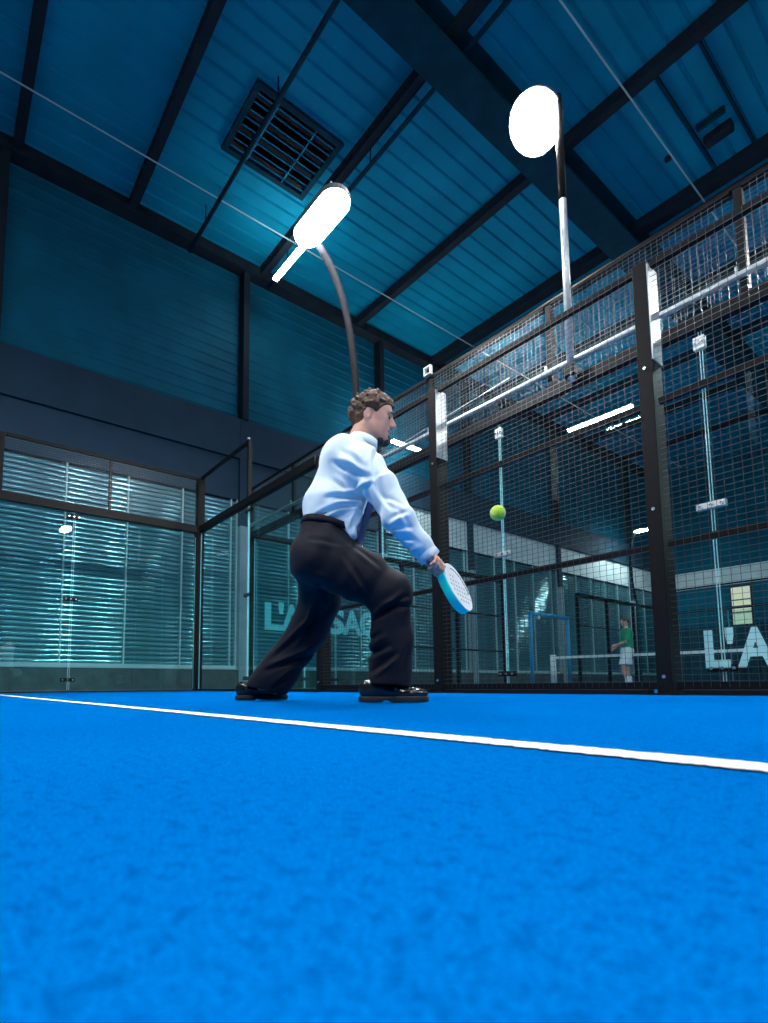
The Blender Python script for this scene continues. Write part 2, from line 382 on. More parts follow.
# --- side wall of the near court: two glass panels, stepped frame, mesh bays
glass_panel(0.085, 1.99, 0.0, 'x', 'clear side glass panel beside the corner post', brights=(False, False, False))
glass_panel(2.01, 3.92, 0.0, 'x', 'clear side glass panel between the stepped frame and the mesh fence', joint=False)
t = thing('stepped_frame', 'slim open dark frame rising above the side glass by the corner', 'frame')
MB().bar((0.08, 0, 4.0), (1.97, 0, 4.0), 0.04, 0.05).build('top_rail', M['black'], t)
MB().box(1.97, 2.03, -0.03, 0.03, 3.06, 4.02).build('end_upright', M['black'], t, bevel=0.003)
MB().disc((2.0, -0.02, 4.03), (0, 0, 1), 0.02, 0.02, 10).build('cap', M['galv'], t)
t = thing('side_beam', 'dark horizontal beam on top of the side glass', 'beam')
MB().box(0.05, 3.92, -0.045, 0.045, 2.95, 3.07).build('beam', M['black'], t, bevel=0.004)
PL = {4: 'black fence post where side glass ends and wire mesh begins', 6: 'black fence post beside the racket, bright on one face', 8: 'broad black fence post next to the green jersey player, bright on one face', 10: 'black fence post at the net line of the near court', 12: 'black fence post beyond the net line of the near court'}
for x_, lab in PL.items():
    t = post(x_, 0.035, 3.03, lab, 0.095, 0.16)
    if x_ > 4: MB().box(0.0475, 0.056, -0.074, 0.074, 2.3, 3.0).build('lit_face_strip', M['galv'], t)  # pale strip stands in for lamp light on the black post's face
for k, x0 in enumerate((4, 6, 8, 10)):
    lab = ('wire mesh fence bay behind the man, next to the side glass', 'wire mesh fence bay behind the flying ball', 'wire mesh fence bay in front of the white lettering fragment', 'wire mesh fence bay beyond the net line')[k]
    t = thing('mesh_fence_bay', lab, 'mesh fence', (0, 0, 0))
    a, c = x0+0.062, x0+1.948
    for z, hh in ((0.06, 0.05), (1.0, 0.045), (2.0, 0.045), (3.0, 0.05)):
        MB().box(a, c, -0.02, 0.02, z-hh/2, z+hh/2).build('rail', M['black'], t, bevel=0.003)
    mesh_parts(t, 'wire_mesh', 'wire', a, c, 0.05, 3.02, -0.026, 'x')
kb = thing('fence_kerb', 'low black steel kerb along the foot of the side fence', 'kerb')
for a, c in ((0.13, 3.9), (4.1, 5.9), (6.1, 7.9), (8.1, 9.9), (10.1, 11.9)):
    MB().box(a, c, -0.045, 0.04, -0.012, 0.034).build('kerb', M['black'], kb, bevel=0.003)
kb = thing('fence_kerb', 'low black kerb along the foot of the back glass wall', 'kerb')
MB().box(-0.04, 0.04, -2*W2+0.11, -0.12, -0.012, 0.02).build('kerb', M['black'], kb, bevel=0.003)

# --- neighbouring court: end wall facing us
YN = 1.05
GL = ['neighbouring end wall glass panel near the pale wall column', 'neighbouring end wall glass panel behind the man in the white shirt', 'neighbouring end wall glass panel left of the flying ball',
      'neighbouring end wall glass panel behind the flying ball', 'neighbouring end wall glass panel carrying pale block lettering']
for k in range(5):
    glass_panel(2*k+0.006 if k else 0.2, (2*k+1.994 if k < 4 else 9.95), YN, 'x', GL[k], joint=(k < 4), z1=2.98, brights=(False, True, 'top'), cl=(0.19, 1.5, 2.88))
t = thing('end_wall_beam', 'dark beam and bright tube on top of the neighbouring end glass', 'beam')
MB().box(0.14, 9.96, YN-0.05, YN+0.05, 2.99, 3.11).build('beam', M['black'], t, bevel=0.004)
MB().tube([(0.1, YN-0.07, 3.24), (9.94, YN-0.07, 3.24)], 0.03, 10).build('bright_tube', M['galv'], t, smooth=True)
MB().tube([(0.1, YN, 4.02), (9.94, YN, 4.02)], 0.03, 10).build('top_tube', M['black'], t, smooth=True)
MB().bar((2.0, YN-0.06, 3.15), (6.2, YN-0.06, 3.42), 0.006).build('slack_cable', M['galv'], t)
UL = ['black upper post at the start of the neighbouring end wall', 'black upper post above the man\'s back', 'black upper post behind the man\'s head', 'black upper post with a pale square bracket on top',
      'black upper post just below the round floodlight', 'black upper post with a bright lit edge', 'black upper post at the far end of the end wall']
for k in range(7):
    x_ = 10*k/6+(0.1 if k == 0 else 0)
    t = post(x_, YN, 3.985, UL[k], 0.06, 0.07, z0=3.12 if 0 < k < 6 else 0.0, bolts=False, name='upper_post', group='posts of the upper mesh')
    MB().box(-0.05, -0.032, -0.05, 0.05, 3.24, 3.34).build('bracket', M['galv'], t)
    if k == 3:
        r = MB()
        for s in ((-.06, -.04, -.06, .06), (.04, .06, -.06, .06), (-.04, .04, -.06, -.04), (-.04, .04, .04, .06)): r.box(s[0], s[1], -0.09, -0.05, 4.08+s[2], 4.08+s[3])
        r.build('square_bracket', M['galv'], t)
for k in range(6):
    a, c = 10*k/6+(0.14 if k == 0 else 0.034), 10*(k+1)/6-0.055
    t = thing('upper_mesh_fence', 'bright upper wire mesh panel on the neighbouring end wall', 'mesh panel', group='upper mesh panels of the neighbouring end wall')
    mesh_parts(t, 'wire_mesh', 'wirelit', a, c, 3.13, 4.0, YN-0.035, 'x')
    MB().bar((a, YN-0.03, 3.99), (c, YN-0.03, 3.99), 0.02).build('edge_rail', M['black'], t)

# --- neighbouring court: side wall
XS = 0.15
glass_panel(1.12, 3.04, XS, 'y', 'neighbouring side glass panel with the start of the lettering', brights=(False, True, False))
glass_panel(3.06, 4.98, XS, 'y', 'neighbouring side glass panel with the end of the lettering', joint=False)
NP = [5.05, 7.05, 9.05, 13.05, 15.05, 17.05, 21.0]
for y in NP:
    post(XS, y, 3.03, 'slim black side post of the neighbouring court', 0.09, 0.09, group='side posts of the neighbouring court', bolts=False)
for (a, c) in ((5.05, 7.05), (7.05, 9.05), (13.05, 15.05), (15.05, 17.05)):
    t = thing('mesh_fence_bay', 'side mesh bay of the neighbouring court with dark rails', 'mesh fence', group='side mesh bays of the neighbouring court')
    for z in (0.06, 1.0, 2.0, 3.0): MB().box(XS-0.02, XS+0.02, a+0.05, c-0.05, z-0.022, z+0.022).build('rail', M['black'], t)
    mesh_parts(t, 'wire_mesh', 'wire', a+0.05, c-0.05, 0.05, 3.0, XS, 'y', pitch=0.1, r=0.004)
glass_panel(17.1, 18.98, XS, 'y', 'far side glass panel of the neighbouring court by its end', joint=False)
glass_panel(19.0, 20.95, XS, 'y', 'far corner glass panel of the neighbouring court', joint=False)
t = thing('side_beam', 'dark top beam along the side of the neighbouring court', 'beam')
MB().box(XS-0.04, XS+0.04, 1.1, 9.05, 3.0, 3.1).build('beam', M['black'], t)
MB().box(XS-0.04, XS+0.04, 13.05, 21.0, 3.0, 3.1).build('beam', M['black'], t)
t = thing('gate_frame', 'bright blue tubular gate frame at the side of the neighbouring court', 'frame')
for y in (10.35, 12.42): MB().tube([(XS, y, 0), (XS, y, 2.2)], 0.055, 10).build('upright', M['bluepaint'], t, smooth=True)
MB().tube([(XS, 10.3, 2.2), (XS, 12.47, 2.2)], 0.06, 10).build('crossbar', M['bluepaint'], t, smooth=True)
MB().disc((XS+0.05, 10.7, 2.1), (1, 0, 0), 0.05, 0.04, 12).build('bracket', M['white'], t)
# far end wall of the neighbouring court
for k in range(5):
    glass_panel(2*k+0.2 if k == 0 else 2*k+0.01, 2*k+1.99, 21.05, 'x', 'far end glass panel of the neighbouring court', joint=False)
t = thing('far_end_beam', 'dark beam over the far end glass of the neighbouring court', 'beam')
MB().box(0.1, 10, 21.0, 21.1, 2.97, 3.07).build('beam', M['black'], t)
MB().box(0.1, 10, 21.02, 21.08, 3.97, 4.03).build('top_rail', M['black'], t)
# net
t = thing('padel_net', 'dark padel net with white top tape on the neighbouring court', 'net')
MB().tube([(0.42, 11.05, 0), (0.42, 11.05, 0.95)], 0.085, 12).build('net_post', M['white'], t, smooth=True)
MB().tube([(9.7, 11.05, 0), (9.7, 11.05, 0.95)], 0.085, 12).build('net_post', M['white'], t, smooth=True)
b = MB(); n = 40
for k in range(n):
    xa, xb = 0.45+9.2*k/n, 0.45+9.2*(k+1)/n
    za, zb = [0.90-0.04*math.sin(math.pi*q/n) for q in (k, k+1)]
    b.add([(xa, 11.03, za-.07), (xb, 11.03, zb-.07), (xb, 11.03, zb), (xa, 11.03, za), (xa, 11.07, za-.07), (xb, 11.07, zb-.07), (xb, 11.07, zb), (xa, 11.07, za)],
          [(0, 1, 2, 3), (7, 6, 5, 4), (3, 2, 6, 7), (0, 4, 5, 1)])
b.build('top_tape', M['white'], t)
mesh_parts(t, 'net_mesh', 'netcord', 0.45, 9.65, 0.02, 0.84, 11.05, 'x', pitch=0.09, r=0.003)

# --- lettering
def text_mesh(ch, size, bold=0.03):
    cu = bpy.data.curves.new('txt', 'FONT'); cu.body = ch; cu.size = size; cu.extrude = 0.0015; cu.offset = bold*size; cu.resolution_u = 4
    o = bpy.data.objects.new('txt', cu); COL.objects.link(o); dg = bpy.context.evaluated_depsgraph_get()
    me = bpy.data.meshes.new_from_object(o.evaluated_get(dg)); bpy.data.objects.remove(o); bpy.data.curves.remove(cu)
    me.materials.clear(); return me
def lettering(word, size, origin, direction, label, spans, bold=0.035, m='letter'):
    """each letter fitted to its own span (metres along the glass from the first letter)"""
    t = thing('vinyl_lettering', label, 'lettering', origin, math.atan2(direction[1], direction[0]))
    for ch, (a, b_) in zip(word, spans):
        me = text_mesh(ch, size, bold)
        co = np.array([v.co[:] for v in me.vertices]); x0, x1 = co[:, 0].min(), co[:, 0].max()
        for v in me.vertices:
            v.co = ((v.co.x-x0)/(x1-x0)*(b_-a), v.co.z, v.co.y)
        o = obj('letter', me, M[m], t); o.location = (a, 0, 0)
    return t
sp = [(at(a, 625, 0, XS)[1], at(c, 625, 0, XS)[1]) for a, c in ((264, 282), (278, 283), (281, 301), (304, 321), (326, 344), (342, 361), (359, 376), (378, 392))]
lettering("L'ALSACE", 0.74, (XS+0.025, sp[0][0], 1.21), (0, 1), 'large turquoise block lettering on the neighbouring side glass, behind the man\'s legs', [(a-sp[0][0], c-sp[0][0]) for a, c in sp], m='letterb')
x0_ = at(706, 650, 1, YN)[0]
sp = [(0, 0.17), (0.145, 0.20), (0.215, 0.46)]+[(0.48+0.235*k, 0.48+0.235*k+0.21) for k in range(5)]
lettering("L'ALSACE", 0.40, (x0_, YN-0.025, 0.205), (1, 0), 'pale block lettering low on the neighbouring end glass beside the broad post', sp)

# ------------------------------------------------------------------ lamps
def arc_pole(base, bend, head_c, head_len, label, plate=0.15):
    """curved pole; bend = list of points in world; head long in X"""
    t = thing('arc_light_pole', label, 'light pole', base, group=None)
    L = lambda p: (p[0]-base[0], p[1]-base[1], p[2]-base[2])
    MB().tube([L(p) for p in bend], [0.05]*2+[0.042]*(len(bend)-2), 12).build('curved_pole', M['poledark'], t, smooth=True)
    MB().box(-plate, plate, -plate, plate, 0, 0.02).build('base_plate', M['black'], t)
    hx, hy, hz = L(head_c); l = head_len/2
    def stad(r, e):
        pts = []
        for i in range(24):
            a = -math.pi/2+math.pi*(i % 12)/11+(math.pi if i >= 12 else 0); sx_ = 1 if i < 12 else -1
            pts.append((hx+sx_*(l-e)+r*math.cos(a), hy+r*math.sin(a)))
        return pts
    def slab_(p, z0, z1):
        n = len(p); return [(x, y, z0) for x, y in p]+[(x, y, z1) for x, y in p], [tuple(range(n-1, -1, -1)), tuple(range(n, 2*n))]+[(i, (i+1) % n, n+(i+1) % n, n+i) for i in range(n)]
    b = MB(); b.add(*slab_(stad(0.17, 0.17), hz, hz+0.06)); b.build('lamp_head', M['housing'], t)
    b = MB(); b.add(*slab_(stad(0.16, 0.17), hz-0.03, hz)); b.build('lit_lens', M['flood'], t)
    fin = MB()
    for q in range(8): fin.box(hx-l+0.06+q*(head_len-0.15)/7, hx-l+0.075+q*(head_len-0.15)/7, hy-0.12, hy+0.12, hz+0.06, hz+0.10)
    fin.build('cooling_fin', M['housing'], t, kind='stuff')
    return t
def bezier(p0, p1, p2, n=14):
    p0, p1, p2 = Vector(p0), Vector(p1), Vector(p2)
    return [tuple(p0*(1-s)**2+p1*2*s*(1-s)+p2*s*s) for s in [i/n for i in range(n+1)]]
def arc_path(b0, ztop, hang, out):
    z1 = ztop-1.9
    return [tuple(b0), (b0[0], b0[1], 2.0), (b0[0], b0[1], z1-0.4)]+bezier((b0[0], b0[1], z1), (b0[0], b0[1], ztop-0.35), (b0[0]+out[0], b0[1]+out[1], ztop))
arc_pole((4.72, 0.03, 3.035), bezier((4.72, 0.03, 3.035), (4.72, 0.06, 4.75), (4.70, -0.50, 5.24)), (5.0, -0.68, 5.26), 0.85, 'curved black light pole rising behind the man\'s head, with glaring lamp head', plate=0.05)
for (bx_, by_, oy, lab) in ((4.0, -7.1, 0.75, 'curved light pole at the open side of the near court, by its back'), (13.0, 0.6, -0.7, 'curved light pole beside the fence beyond the net line'), (13.0, -7.1, 0.75, 'curved light pole at the open side beyond the net line'), (8.7, -7.1, 1.0, 'added unseen curved light pole at the open side, brightening the lunging man')):  # last pole is added out of view to brighten the man's shirt
    arc_pole((bx_, by_, -0.012), arc_path((bx_, by_, -0.012), 6.15, 0, (0, oy)), (bx_, by_+oy, 6.13), 0.95, lab)
# far arc pole of the neighbouring court
arc_pole((-0.55, 19.0, -0.012), [(-0.55, 19.0, -0.012), (-0.55, 19.0, 2.6)]+bezier((-0.55, 19.0, 3.4), (-0.95, 19.0, 5.6), (-0.40, 19.0, 6.40)), (-0.22, 19.0, 6.36), 0.55, 'distant curved light pole above the player in the green jersey')
for y_, lab in ((5.5, 'added unseen curved light pole at the open side of the neighbouring court, before its net'), (16.0, 'added unseen curved light pole at the open side of the neighbouring court, past its net')):  # both poles added out of view to brighten the far player and wall
    arc_pole((10.7, y_, -0.012), arc_path((10.7, y_, -0.012), 6.15, 0, (-0.75, 0)), (9.95, y_, 6.13), 0.95, lab)
# round flood on the end wall
pb = (6.95, YN-0.145, 3.0)
t = thing('round_floodlight', 'round glaring floodlight on a slim straight pole above the end wall', 'floodlight', pb)
MB().tube([(0, 0, 0), (0, 0, 2.95)], 0.035, 12).build('pole', M['galv'], t, smooth=True)
MB().tube([(0, 0, 1.9), (0, 0, 3.05)], 0.038, 12).build('upper_sleeve', M['black'], t, smooth=True)
MB().box(-0.06, 0.06, -0.06, 0.09, 0.03, 0.13).build('clamp', M['black'], t, bevel=0.01)
hc = Vector(at(536, 122, 1, 0.92))-Vector(pb); aim = (Vector((5.7, -3.6, 0.0))-Vector(pb)-hc).normalized()
MB().tube([(0, 0, 2.9), tuple(hc-aim*0.12)], 0.028, 10).build('bracket_arm', M['black'], t)
MB().tube([tuple(hc-aim*0.16), tuple(hc-aim*0.08), tuple(hc-aim*0.01), tuple(hc+aim*0.012)], [0.14, 0.24, 0.29, 0.29], 36).build('lamp_head', M['housing'], t, smooth=True)
MB().disc(hc+aim*0.012, aim, 0.277, 0.006, 36).build('lit_lens', M['flood'], t)
MB().tube([tuple(hc+aim*0.008), tuple(hc+aim*0.024)], 0.29, 36, caps=False).build('rim', M['galv'], t)

def linear_light(a, b, label, group=None, drop=None, wd=0.11, m='tube'):
    a, b = Vector(a), Vector(b)
    t = thing('linear_light', label, 'ceiling light', tuple((a+b)/2), group=group)
    h = (b-a)/2; d = h.normalized()
    MB().bar(-h*1.02, h*1.02, wd*0.45, 0.06).build('housing', M['housing'], t)
    lo = Vector((0, 0, -0.05))
    n = 2 if (b-a).length > 1.6 else 1
    for k in range(n):
        s0, s1 = -1+2*k/n+0.015, -1+2*(k+1)/n-0.015
        MB().bar(h*s0+lo, h*s1+lo, wd, 0.05).build('diffuser', M[m], t)
    if drop:
        for s in (-0.8, 0.8): MB().tube([tuple(h*s), tuple(h*s+Vector((0, 0, drop)))], 0.006, 6).build('suspension_wire', M['steel'], t)
    return t
linear_light((-0.45, 1.84, 9.3), (0.95, 1.84, 9.3), 'hanging linear light beside the glaring lamp head', drop=0.85)
linear_light((1.0, 11.5, 8.0), (2.95, 11.55, 8.0), 'double linear light hanging over the neighbouring court', drop=2.17)
pa, pc = at(392, 439, 0, -0.5), at(428, 452, 0, -0.5)
linear_light((-0.5, pa[1], pa[2]), (-0.5, pc[1], pc[2]), 'linear wall light just in front of the man\'s face', wd=0.09, m='washer')
MB().box(-0.89, 0.0, -0.02, 0.02, 0.0, 0.03).build('wall_bracket', M['steel'], SC.objects[-1] if False else [o for o in SC.objects if o.get('label', '').startswith('linear wall light')][0])
for i, (x_, y_) in enumerate([(8.6, -1.7), (8.6, -4.6), (13.2, -8.0), (13.6, -1.7), (13.6, -4.6), (19, 1.2), (19, -4.6), (13.5, 3.6), (13.0, 12.5), (19, 7.0), (19, 15.3), (13, 18.5), (7.6, 15.4), (7.6, 18.6)]):
    linear_light((x_-1.0, y_, 9.2), (x_+1.0, y_, 9.2), 'linear hall light hung lengthwise under the roof', 'linear hall lights out over the courts', drop=0.95)

# ------------------------------------------------------------------ roof details
t = thing('roof_vent', 'dark square roof vent behind a pale bar grille', 'vent', (1.58, 0.83, ZC-0.09))
MB().box(-0.66, 0.66, -0.84, 0.84, 0.02, 0.03).build('void', M['pit'], t)
fr = MB()
for a in ((-0.72, 0.72, -0.90, -0.80), (-0.72, 0.72, 0.80, 0.90), (-0.72, -0.62, -0.8, 0.8), (0.62, 0.72, -0.8, 0.8)): fr.box(a[0], a[1], a[2], a[3], -0.05, 0.03)
fr.build('frame', M['beam'], t)
for k in range(8): MB().box(-0.55+k*0.155, -0.535+k*0.155, -0.8, 0.8, -0.04, -0.02).build('bar', M['deck'], t)
for yy in (-0.42, 0.35): MB().box(-0.62, 0.62, yy-0.012, yy+0.012, -0.045, -0.025).build('cross_bar', M['deck'], t)
for (a, c, z, r, lab) in (((-1.4, 0.20), (23, 0.20), 9.75, 0.045, 'blue-grey service pipe running under the roof vent'), ((-1.4, 2.2), (23, 2.2), 9.85, 0.04, 'service pipe running beside the hanging linear light')):
    t = thing('service_pipe', lab, 'pipe', (0, 0, 0))
    MB().tube([(a[0], a[1], z), (c[0], c[1], z)], r, 8).build('pipe', M['beam'], t, smooth=True)
    for q in range(8): MB().box(q*3-0.5, q*3-0.48, a[1]-0.01, a[1]+0.01, z, ZC-0.07).build('hanger', M['steel'], t)
for x_, lab in ((0.02, 'thin pale cable strung below the roof by the back wall'), (6.0, 'thin pale cable strung below the roof near the round floodlight')):
    t = thing('roof_cable', lab, 'cable'); MB().tube([(x_, -12, 9.95), (x_, 23, 9.95)], 0.014, 6).build('cable', M['mullion'], t)
t = thing('roof_speaker', 'small dark box fixed under the blue roof deck', 'box', (6.65, 7.05, ZC-0.25))
MB().box(-0.22, 0.22, -0.09, 0.09, 0, 0.17).build('case', M['steel'], t, bevel=0.02)
MB().box(-0.22, 0.22, -0.42, -0.36, 0.05, 0.17).build('bracket', M['beam'], t)
t = thing('smoke_detector', 'small round dark detector under the roof deck', 'detector', tuple(at(668, 160, 2, ZC-0.12)))
MB().disc((0, 0, 0), (0, 0, 1), 0.06, 0.05, 12).build('body', M['steel'], t)
for x_, lab in ((6.35, 'narrow dark slot rail on the roof deck before the small box'), (6.98, 'narrow dark slot rail on the roof deck behind the small box')):
    t = thing('deck_rail', lab, 'rail'); MB().box(x_-0.02, x_+0.02, 5.1, 7.8, ZC-0.14, ZC-0.07).build('rail', M['beam'], t)

#@@PEOPLE@@
# ------------------------------------------------------------------ signed-distance modelling (one continuous surface per body or garment)
def surface_nets(vol, lo, h):
    s = vol < 0
    c = np.zeros(tuple(n-1 for n in vol.shape), np.int8)
    for i in (0, 1):
        for j in (0, 1):
            for k in (0, 1):
                c += s[i:vol.shape[0]-1+i, j:vol.shape[1]-1+j, k:vol.shape[2]-1+k]
    idx = np.nonzero((c > 0) & (c < 8)); N = len(idx[0])
    I = np.stack(idx, 1); acc = np.zeros((N, 3)); cnt = np.zeros(N)
    corners = [(i, j, k) for i in (0, 1) for j in (0, 1) for k in (0, 1)]
    for a in corners:
        for ax in range(3):
            if a[ax]: continue
            b = list(a); b[ax] = 1
            va = vol[I[:, 0]+a[0], I[:, 1]+a[1], I[:, 2]+a[2]]; vb = vol[I[:, 0]+b[0], I[:, 1]+b[1], I[:, 2]+b[2]]
            m = (va < 0) != (vb < 0)
            t = np.where(m, va/np.where(m, va-vb, 1), 0)
            p = np.tile(np.array(a, float), (N, 1)); p[:, ax] += t
            acc[m] += p[m]; cnt[m] += 1
    V = (I+acc/cnt[:, None])*h+np.array(lo)
    num = -np.ones(c.shape, np.int64); num[idx] = np.arange(N)
    Q = []
    for ax in range(3):
        o1, o2 = (ax+1) % 3, (ax+2) % 3
        sl0 = [slice(1, -1)]*3; sl1 = [slice(1, -1)]*3; sl0[ax] = slice(1, -2); sl1[ax] = slice(2, -1)
        e0, e1 = s[tuple(sl0)], s[tuple(sl1)]
        E = np.stack(np.nonzero(e0 != e1), 1)+1
        if not len(E): continue
        def cell(d1, d2):
            q = E.copy(); q[:, o1] -= d1; q[:, o2] -= d2; return num[q[:, 0], q[:, 1], q[:, 2]]
        quad = np.stack([cell(0, 0), cell(1, 0), cell(1, 1), cell(0, 1)], 1)
        ins = s[E[:, 0], E[:, 1], E[:, 2]]
        quad[~ins] = quad[~ins][:, ::-1]
        Q.append(quad)
    Q = np.concatenate(Q); Q = Q[(Q >= 0).all(1)]
    return V, Q

class Field:
    def __init__(s, lo, hi, h):
        s.lo = np.array(lo, float); s.h = h; n = np.ceil((np.array(hi)-s.lo)/h).astype(int)+1
        s.ax = [s.lo[i]+h*np.arange(n[i]) for i in range(3)]; s.vol = np.full(tuple(n), 0.5, np.float32)
    def sub(s, lo, hi):
        sl = []
        for i in range(3):
            a = int(np.clip(math.floor((lo[i]-s.lo[i])/s.h), 0, len(s.ax[i])-1)); b = int(np.clip(math.ceil((hi[i]-s.lo[i])/s.h)+1, a+1, len(s.ax[i]))); sl.append(slice(a, b))
        g = np.meshgrid(*[s.ax[i][sl[i]].astype(np.float32) for i in range(3)], indexing='ij', sparse=True)
        return tuple(sl), g
    def put(s, sl, d, k, cut):
        v = s.vol[sl]
        if cut:
            d = -d; hh = np.maximum(k-np.abs(v-d), 0)/k; s.vol[sl] = np.maximum(v, d)+hh*hh*k*0.25
        else:
            hh = np.maximum(k-np.abs(v-d), 0)/k; s.vol[sl] = np.minimum(v, d)-hh*hh*k*0.25
    def cone(s, a, b, ra, rb=None, k=0.02, ys=1.0, cut=False):
        rb = ra if rb is None else rb; a, b = np.array(a, float), np.array(b, float); m = max(ra, rb)*max(1, ys)+k+3*s.h+0.02
        sl, (X, Y, Z) = s.sub(np.minimum(a, b)-m, np.maximum(a, b)+m); d = b-a
        L = max(float(d@d), 1e-9); t = np.clip(((X-a[0])*d[0]+(Y-a[1])*d[1]+(Z-a[2])*d[2])/L, 0, 1)
        q = np.sqrt((X-a[0]-t*d[0])**2+((Y-a[1]-t*d[1])/ys)**2+(Z-a[2]-t*d[2])**2)-(ra+(rb-ra)*t)
        s.put(sl, q.astype(np.float32), k, cut)
    def ell(s, c, r, R=None, k=0.02, cut=False):
        c, r = np.array(c, float), np.array(r, float); m = max(r)+k+3*s.h+0.02
        sl, (X, Y, Z) = s.sub(c-m, c+m); P = [X-c[0], Y-c[1], Z-c[2]]
        if R is not None: P = [R[0][i]*P[0]+R[1][i]*P[1]+R[2][i]*P[2] for i in range(3)]
        k0 = np.sqrt(sum((P[i]/r[i])**2 for i in range(3))); k1 = np.sqrt(sum((P[i]/r[i]**2)**2 for i in range(3)))+1e-6
        s.put(sl, (k0*(k0-1)/k1).astype(np.float32), k, cut)
    def cutplane(s, p, n, soft=0.004):
        X, Y, Z = np.meshgrid(*[a.astype(np.float32) for a in s.ax], indexing='ij', sparse=True)
        n = np.array(n, float); n /= np.linalg.norm(n)
        s.vol = np.maximum(s.vol, ((X-p[0])*n[0]+(Y-p[1])*n[1]+(Z-p[2])*n[2]).astype(np.float32))
    def crease(s, segs, amp, sig, ymax=None):
        """folds: grooves (amp > 0) or ridges (amp < 0) along lines given in the figure's x-z plane"""
        X, Z = np.meshgrid(s.ax[0].astype(np.float32), s.ax[2].astype(np.float32), indexing='ij')
        tot = np.zeros_like(X)
        for (x0, z0, x1, z1, f) in segs:
            dx, dz = x1-x0, z1-z0; L = dx*dx+dz*dz; t = np.clip(((X-x0)*dx+(Z-z0)*dz)/L, 0, 1)
            px, pz = X-x0-t*dx, Z-z0-t*dz; sd = (px*dz-pz*dx)/math.sqrt(L); r2 = px*px+pz*pz
            tot += f*amp*(np.exp(-r2/sig**2)-0.7*np.exp(-((sd-1.6*sig)**2+(r2-sd*sd))/sig**2))*np.sin(np.pi*(0.15+0.85*t))
        for j, y in enumerate(s.ax[1]):
            if ymax is None or y < ymax: s.vol[:, j, :] += tot
    def ripple(s, amp, fr, dirv, ph=0.0, warp=9.0):
        X, Y, Z = np.meshgrid(*[a.astype(np.float32) for a in s.ax], indexing='ij', sparse=True)
        w = np.sin(X*warp*1.3+ph)+np.sin(Y*warp+1.7*ph)+np.sin(Z*warp*0.8+0.6*ph)
        s.vol += (amp*np.sin(fr*(X*dirv[0]+Y*dirv[1]+Z*dirv[2])+2.2*w)).astype(np.float32)
    def mesh(s, name, relax=1):
        V, Q = surface_nets(s.vol, s.lo, s.h)
        for _ in range(relax):
            A = np.zeros_like(V); n = np.zeros(len(V))
            for a, b in ((0, 1), (1, 2), (2, 3), (3, 0)):
                np.add.at(A, Q[:, a], V[Q[:, b]]); np.add.at(n, Q[:, a], 1)
            V = 0.45*V+0.55*A/np.maximum(n, 1)[:, None]
        me = bpy.data.meshes.new(name); me.from_pydata(V.tolist(), [], Q.tolist()); me.update(); return me

# ------------------------------------------------------------------ the man in the white shirt
Fh = np.array([-math.cos(YAW), math.sin(YAW), 0.0]); Rh = np.array([math.sin(YAW), math.cos(YAW), 0.0])
D0 = 2.45
MAN = CAM+Fh*D0; MAN = np.array([MAN[0], MAN[1], 0.0])
def mp(px, py, d=D0):
    v = _F+_R*(px-CX)/FPX+_U*(CY-py)/FPX
    P = CAM+v*(d/(v@Fh))-MAN
    return np.array([P@Rh, P@Fh, P[2]])
man = thing('person', 'man in white shirt, navy tie and dark trousers lunging with a racket', 'person', tuple(MAN), math.atan2(Rh[1], Rh[0]))

# joints
sh_r, el_r, wr_r = mp(366, 463, 2.28), mp(398, 517, 2.24), mp(427, 554, 2.30)
sh_l, el_l, wr_l = mp(362, 463, 2.60), mp(345, 532, 2.66), mp(374, 600, 2.62)
neck0, neck1 = mp(357, 449, 2.45), mp(366, 424, 2.45)
hip_r, kn_r, an_r = mp(330, 556, 2.37), mp(392, 590, 2.34), mp(388, 684, 2.38)
hip_l, kn_l, an_l = mp(322, 560, 2.55), mp(311, 622, 2.74), mp(262, 684, 2.86)
pel, wst, chs = mp(326, 546), mp(329, 520), mp(342, 478)
hd = mp(371.5, 418.5, 2.45)
tilt = math.radians(-7); HX = np.array([math.cos(tilt), 0, math.sin(tilt)]); HZ = np.array([-math.sin(tilt), 0, math.cos(tilt)]); HY = np.array([0, 1.0, 0])
HR = np.stack([HX, HY, HZ], 1)
def hp(x, y, z): return hd+HX*x+HY*y+HZ*z

# racket frame
ra = np.array([0.61, 0.635, -0.47]); ra /= np.linalg.norm(ra)       # along the handle to the tip (x right, y away, z up)
rn = np.array([0.66, -0.62, 0.44]); rn -= ra*(rn@ra); rn /= np.linalg.norm(rn)
rb = np.cross(rn, ra)
grip = mp(434, 564.5, 2.28)

